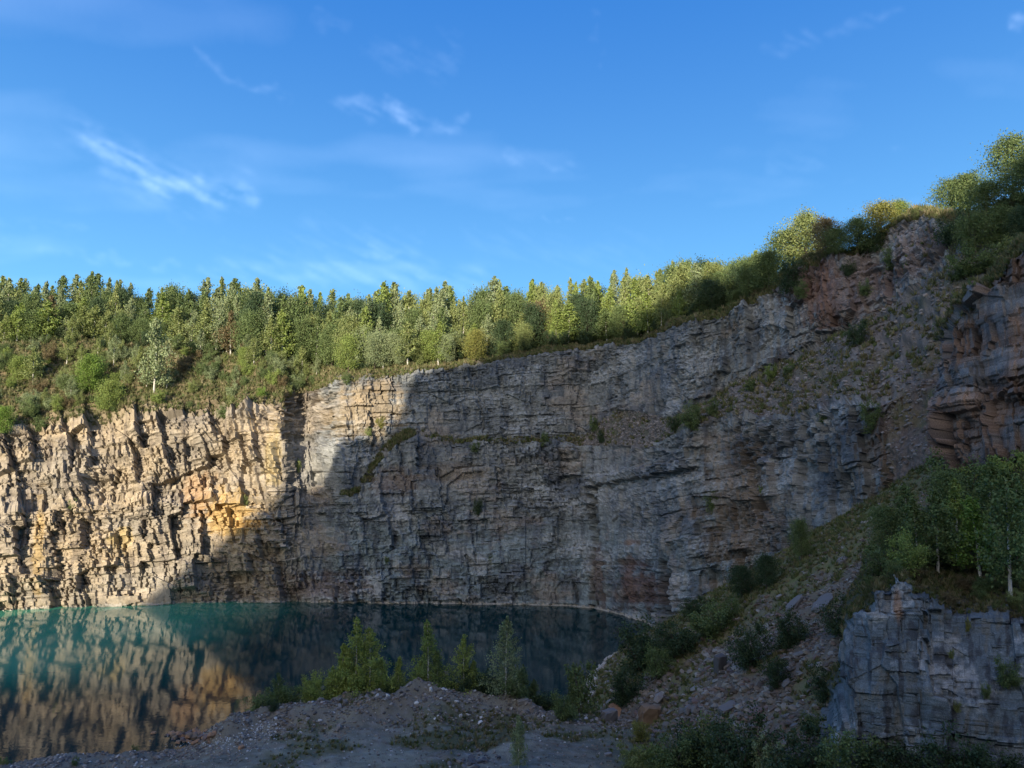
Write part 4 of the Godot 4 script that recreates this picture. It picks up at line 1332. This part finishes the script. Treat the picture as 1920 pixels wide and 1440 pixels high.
# ------------------------------------------------------------------ loose stone
func build_stones() -> void:
	for k in 5: stones.append(stone_mesh(600 + k, 0.62, false))
	for k in 5: stones.append(stone_mesh(700 + k, 0.42, true))
	stone_mats = {"red": plain_material(Color(0.175, 0.13, 0.115)), "grey": plain_material(Color(0.165, 0.16, 0.158)), "pale": plain_material(Color(0.23, 0.215, 0.20)), "brown": plain_material(Color(0.21, 0.15, 0.10)), "white": plain_material(Color(0.62, 0.61, 0.58)), "dark": plain_material(Color(0.10, 0.10, 0.105)), "orange": plain_material(Color(0.33, 0.2, 0.12))}
	rng.seed = 21
	# the ones that can be told apart: name, hue, column, row, size in pixels (wide, high, deep), turn, mesh, label
	var list := [
		["boulder", "dark", 1352, 1262, 22, 42, 20, Vector3(0.1, 0.4, 0.12), 5, "upright dark block on the scree beside a round bush"],
		["stone_slab", "orange", 1156, 1342, 16, 16, 44, Vector3(0.55, 0.6, 0.3), 6, "tilted orange-brown slab at the platform's end"],
		["boulder", "grey", 1142, 1352, 28, 26, 24, Vector3(0.1, 0.5, 0.1), 7, "grey squarish block beside the tilted orange slab"],
		["boulder", "brown", 1218, 1356, 36, 40, 30, Vector3(0.1, 0.2, -0.1), 8, "large brown ribbed block at the scree's foot"],
		["boulder", "pale", 1235, 1320, 26, 26, 20, Vector3(0.2, 0.9, 0.1), 2, "pale stone just above the brown ribbed block"],
		["stone_slab", "grey", 1366, 1332, 36, 14, 24, Vector3(0.2, 0.4, 0.3), 5, "grey flat slab lying across the red scree"],
		["boulder", "grey", 1290, 1340, 22, 22, 18, Vector3(0.2, 0.9, 0.3), 1, "grey stone, left of a near pair low on the scree"],
		["boulder", "grey", 1303, 1338, 18, 20, 18, Vector3(0.1, 1.4, 0.2), 0, "grey stone, right of a near pair low on the scree"],
		["stone_slab", "grey", 1545, 1138, 44, 16, 40, Vector3(-0.1, 0.5, 0.55), 8, "large pale slab high on the scree, tilted"],
		["boulder", "white", 1534, 1146, 14, 18, 12, Vector3(0.2, 0.4, 0.2), 3, "small white stone against the large pale slab"],
		["stone_slab", "grey", 1490, 1138, 40, 14, 24, Vector3(-0.1, 0.4, 0.6), 9, "dark slab next to the large pale slab on the scree"],
		["stone_slab", "pale", 1462, 1122, 14, 8, 10, Vector3(0.1, 0.4, 0.3), 5, "small flat pale slab on the grassy scree crest"],
		["stone_slab", "grey", 1580, 1056, 20, 12, 16, Vector3(0.1, 0.4, 0.4), 6, "flat slab among turf under the birch grove"],
		["boulder", "pale", 1552, 1238, 14, 12, 12, Vector3(0.1, 0.4, 0.2), 4, "rounded pale stone left of the grey outcrop"],
		["boulder", "grey", 1475, 1290, 20, 20, 18, Vector3(0.1, 0.4, 0.2), 2, "pinkish-grey block in the lower right of the scree"],
		["stone_slab", "red", 1416, 1345, 34, 18, 24, Vector3(0.1, 0.8, 0.2), 7, "broad reddish slab at the scree's lower edge"],
		["boulder", "white", 1505, 1318, 6, 8, 6, Vector3(0.1, 0.4, 0.2), 1, "tiny white stone on the red scree near the outcrop"],
		["boulder", "white", 808, 1298, 7, 12, 7, Vector3(0.1, 0.4, 0.2), 1, "upright white stone in the grass of the bank"],
		["boulder", "white", 781, 1320, 10, 7, 8, Vector3(0.1, 0.4, 0.2), 3, "white stone at the edge of the turf patch"],
		["boulder", "white", 727, 1308, 8, 10, 8, Vector3(0.1, 0.4, 0.2), 4, "white stone at the left end of the turf patch"],
		["boulder", "white", 903, 1348, 10, 7, 8, Vector3(0.1, 0.4, 0.2), 0, "white stone, upper one of a few on the gravel"],
		["boulder", "white", 900, 1357, 12, 7, 8, Vector3(0.1, 0.9, 0.2), 2, "white stone, lower one of a few on the gravel"],
		["boulder", "white", 815, 1350, 7, 5, 6, Vector3(0.1, 0.9, 0.2), 2, "small white stone on the bluish gravel"],
		["boulder", "pale", 635, 1372, 14, 18, 12, Vector3(0.1, 0.9, 0.2), 2, "pale block on the open gravel"],
		["boulder", "orange", 452, 1405, 10, 8, 9, Vector3(0.1, 0.9, 0.2), 6, "orange stone by the white rubble patch"],
		["boulder", "pale", 603, 1292, 12, 10, 10, Vector3(0.1, 0.9, 0.2), 0, "pale stone on top of the bank"],
		["stone_slab", "grey", 830, 1266, 22, 9, 12, Vector3(0.0, 0.1, 0.0), 5, "flat grey concrete-like block on top of the bank"],
		["boulder", "grey", 647, 1325, 8, 14, 8, Vector3(0.1, 0.9, 0.2), 6, "grey post-like stone on the bank's face"],
		["boulder", "pale", 980, 1318, 20, 8, 12, Vector3(0.1, 0.3, 0.1), 8, "flat pale stone at the bank's right end"],
		["boulder", "pale", 1110, 1355, 10, 8, 9, Vector3(0.1, 0.3, 0.1), 1, "pale stone at the foot of the willow's bank"],
		["boulder", "pale", 1140, 1418, 14, 8, 10, Vector3(0.1, 0.3, 0.1), 7, "flat pale stone in the foreground weeds"],
		["boulder", "pale", 1085, 1380, 10, 6, 8, Vector3(0.1, 0.3, 0.1), 5, "small flat pale stone on the weedy gravel"]]
	for e in list:
		var p := hit(e[2], e[3])
		var s: float = -p.z / FOC
		var hgt: float = e[5] * s
		boulder(e[0], e[1], p + Vector3(0, hgt * 0.28, 0), Vector3(e[4] * s, hgt / (0.42 if e[8] >= 5 else 0.62), e[6] * s), e[9], "", e[8], e[7])
	# boulders of the scree
	var hues := ["red", "grey", "red", "brown", "pale", "grey", "red"]
	var made := 0
	while made < 230:
		var q := Vector2(rng.randf_range(1190, 1560), rng.randf_range(1150, 1385))
		var line := curve([[1150, 1330], [1215, 1285], [1300, 1240], [1400, 1165], [1460, 1130], [1560, 1070]], q.x)
		if q.y < line + 10.0: continue
		var p := hit(q.x, q.y)
		var w := rng.randf_range(7, 15) * (1.0 if rng.randf() < 0.85 else 1.5) / FOC * -p.z
		boulder("boulder", hues[rng.randi() % 7], p + Vector3(0, w * 0.1, 0), Vector3(w, w * rng.randf_range(0.7, 1.2), w * rng.randf_range(0.7, 1.1)), "angular loose stone among many on the reddish scree under the lower wall", "angular stones strewn over the scree")
		made += 1
	# rubble heaps on the platform
	for heap in [[360, 1383, 46, 13, 62, ["orange", "brown", "red", "orange"], "broken brownish slab in the rubble heap at the water's edge", "broken slabs heaped at the water's edge", 14], [890, 1428, 46, 20, 52, ["dark", "grey", "pale", "dark"], "grey stone in the foreground heap on the gravel", "grey stones heaped on the foreground gravel", 11], [600, 1318, 70, 20, 70, ["pale", "brown", "grey", "red"], "pale stone poking out of the rubble bank", "stones in the rubble bank", 7]]:
		for k in int(heap[4]):
			var p := hit(heap[0] + rng.randfn() * heap[2] * 0.5, heap[1] + rng.randfn() * heap[3] * 0.42)
			var w: float = heap[8] * rng.randf_range(0.5, 1.25) / FOC * -p.z
			var hs: Array = heap[5]
			boulder("heap_stone", hs[rng.randi() % 4], p + Vector3(0, w * rng.randf_range(0.0, 0.3), 0), Vector3(w, w * 0.9, w * 0.8), heap[6], heap[7])
	# uncounted small stone
	var small := []
	var tint := [Color(0.205, 0.16, 0.128), Color(0.205, 0.197, 0.175), Color(0.235, 0.205, 0.165), Color(0.27, 0.252, 0.22), Color(0.16, 0.13, 0.105)]
	for k in 78000:
		var x := rng.randf_range(4, 44)
		var z := rng.randf_range(-110, -38)
		var p := Vector3(x, scree_y(x, z), z)
		if p.y < ground_y(x, z) - 0.2 or p.y < -0.3: continue
		if rng.randf() < scree_grass(p) * 0.86 and p.y > 1.5: continue
		var w := 0.13 + 0.55 * pow(rng.randf(), 3.5) * lerpf(0.6, 1.25, smoothstep(16.0, 5.0, p.y))
		var c: Color = tint[rng.randi() % 5] * rng.randf_range(0.55, 1.1)
		if p.y < 1.4: c = Color(0.42, 0.385, 0.34) * rng.randf_range(0.6, 1.2)
		small.append([Transform3D(rand_basis(Vector3(w, w * rng.randf_range(0.6, 1.1), w)), p + Vector3(0, w * 0.05, 0)), c])
	scatter("scree_stones", stones[2], plain_material(Color.WHITE), small, "countless small reddish and grey stones covering the scree", "stones")
	var white := []
	for k in 24000:
		var x := rng.randf_range(-40, 14)
		var z := rng.randf_range(-62, -40)
		var bank := exp(-pow((z + 57.0) / 2.5, 2))
		if rng.randf() > 0.55 + 0.45 * bank: continue
		var w := 0.04 + 0.17 * pow(rng.randf(), 2.5) * (1.0 + 1.2 * bank)
		var c: Color = [Color(0.17, 0.155, 0.14), Color(0.2, 0.165, 0.135), Color(0.24, 0.225, 0.205), Color(0.13, 0.12, 0.115)][rng.randi() % 4] * rng.randf_range(0.6, 1.3)
		if rng.randf() < 0.06: c = Color(0.45, 0.44, 0.42)
		white.append([Transform3D(rand_basis(Vector3(w, w * 0.9, w)), Vector3(x, ground_y(x, z) + w * 0.1, z)), c])
	for k in 7000:
		var x := rng.randf_range(-26, 9)
		var z := -58.3 + rng.randfn() * 1.5 + 1.3
		if n_rough.get_noise_2d(x * 0.22 + 9.0, z * 0.3) < -0.08: continue
		var w := 0.06 + 0.26 * pow(rng.randf(), 3.0)
		white.append([Transform3D(rand_basis(Vector3(w, w * 0.8, w)), Vector3(x, ground_y(x, z) + w * 0.08, z)), tint[rng.randi() % 5] * rng.randf_range(0.5, 1.3)])
	for k in 700:
		var p := hit(490 + rng.randfn() * 20, 1366 + rng.randfn() * 10)
		var w := 0.04 + 0.18 * pow(rng.randf(), 2.0)
		white.append([Transform3D(rand_basis(Vector3(w, w, w)), p + Vector3(0, 0.03, 0)), Color(0.42, 0.42, 0.41) * rng.randf_range(0.3, 1.3)])
	for k in 500:
		var p := hit(410 + rng.randfn() * 40, 1392 + rng.randfn() * 9)
		var w := rng.randf_range(0.04, 0.14)
		white.append([Transform3D(rand_basis(Vector3(w, w, w)), p + Vector3(0, 0.03, 0)), Color(0.5, 0.5, 0.49) * rng.randf_range(0.4, 1.3)])
	scatter("gravel", stones[3], plain_material(Color.WHITE), white, "loose gravel and pale crumbs strewn over the platform", "gravel")
	# talus fan under the upper wall and rubble on the ramp
	var fan := []
	for k in 42000:
		var c := rng.randi_range(0, wall.nx - 1)
		var px := wall.pxs[c]
		if px < 1080 or px > 1830: continue
		var f := rng.randf_range(2.05, 2.98)
		if px > 1660: f = rng.randf_range(1.2, 2.98)
		var r := wall.seg.bsearch(f)
		var p := wall.pos[r * wall.nx + c]
		if rng.randf() > (1.0 if px < 1260 else 0.5): continue
		var w := 0.12 + 0.6 * pow(rng.randf(), 4.0)
		fan.append([Transform3D(rand_basis(Vector3(w, w * 0.8, w)), p), Color(0.2, 0.18, 0.165) * rng.randf_range(0.6, 1.5)])
	scatter("talus_stones", stones[1], plain_material(Color.WHITE), fan, "grey talus and rubble on the ledges of the shaded cliff", "stones")

func build_grass() -> void:
	rng.seed = 55
	var mat := leaf_material(Color.WHITE)
	var t := tuft_mesh()
	var hue := [Color(0.15, 0.17, 0.065), Color(0.23, 0.2, 0.11), Color(0.18, 0.185, 0.08), Color(0.11, 0.145, 0.055), Color(0.25, 0.22, 0.13)]
	var list := []
	for k in 42000:
		var c := rng.randi_range(0, wall.nx - 1)
		var px := wall.pxs[c]
		var f := rng.randf_range(4.05, 5.1)
		if px > 640.0 and rng.randf() < 0.7: f = rng.randf_range(2.02, 3.0)
		if px > 1640.0 and rng.randf() < 0.3: f = rng.randf_range(1.6, 4.0)
		var r := mini(wall.seg.bsearch(f), wall.ny - 1)
		var i := r * wall.nx + c
		var p := wall.pos[i]
		if wall.nrm[i].y < 0.35 and rng.randf() < 0.8: continue
		if px > 785.0 and px < 1250.0 and f < 3.0 and rng.randf() < 0.88: continue
		if f < 4.0 and px > 1250.0 and rng.randf() < 0.78: continue
		if f < 4.0 and n_rough.get_noise_2d(px * 0.02, p.y * 0.2) < -0.22: continue
		var s := rng.randf_range(0.35, 1.0)
		list.append([Transform3D(rand_basis(Vector3(s * 1.3, s * 0.8, s * 1.3)), p), hue[rng.randi() % 5] * rng.randf_range(0.7, 1.2)])
	scatter("grass", t, mat, list, "dry and green grass on the ledges and slopes of the cliff", "grass")
	list = []
	for k in 30000:
		var x := rng.randf_range(4, 46)
		var z := rng.randf_range(-110, -36)
		var p := Vector3(x, scree_y(x, z), z)
		if p.y < 1.5 or rng.randf() > scree_grass(p): continue
		var s := rng.randf_range(0.2, 0.6)
		list.append([Transform3D(rand_basis(Vector3(s * 1.3, s * 0.7, s * 1.3)), p), hue[rng.randi() % 4] * rng.randf_range(0.7, 1.2)])
	for k in 9000:
		var x := rng.randf_range(-24, 24)
		var z := rng.randf_range(-60, -38)
		var green := smoothstep(0.08, 0.3, n_rough.get_noise_2d(x * 0.13 + 33.0, z * 0.16)) * smoothstep(-26.0, -8.0, x)
		green = maxf(green, blob(x, z, -2.0, -54.8, 5.5, 1.6, 0.0))
		green = maxf(green, smoothstep(5.0, 9.0, x) * 0.8)
		if rng.randf() > green: continue
		var s := rng.randf_range(0.12, 0.42)
		list.append([Transform3D(rand_basis(Vector3(s * 1.3, s * 0.8, s * 1.3)), Vector3(x, ground_y(x, z), z)), hue[rng.randi() % 5] * rng.randf_range(0.6, 1.1)])
	for k in 1500:
		var c := rng.randi_range(0, tower.nx - 1)
		var r := mini(tower.seg.bsearch(rng.randf_range(1.97, 3.0)), tower.ny - 1)
		var s := rng.randf_range(0.25, 0.7)
		list.append([Transform3D(rand_basis(Vector3(s * 1.3, s * 0.8, s * 1.3)), tower.pos[r * tower.nx + c]), hue[rng.randi() % 5] * rng.randf_range(0.6, 1.1)])
	for k in 5000:
		var c := rng.randi_range(0, knoll.nx - 1)
		var r := mini(knoll.seg.bsearch(rng.randf_range(2.1, 3.98)), knoll.ny - 1)
		var s := rng.randf_range(0.12, 0.36)
		list.append([Transform3D(rand_basis(Vector3(s * 1.5, s * 0.8, s * 1.5)), knoll.pos[r * knoll.nx + c]), hue[rng.randi() % 5] * rng.randf_range(0.6, 1.1)])
	scatter("grass", t, mat, list, "rough grass over the scree, the outcrop's top and the platform's edges", "grass")
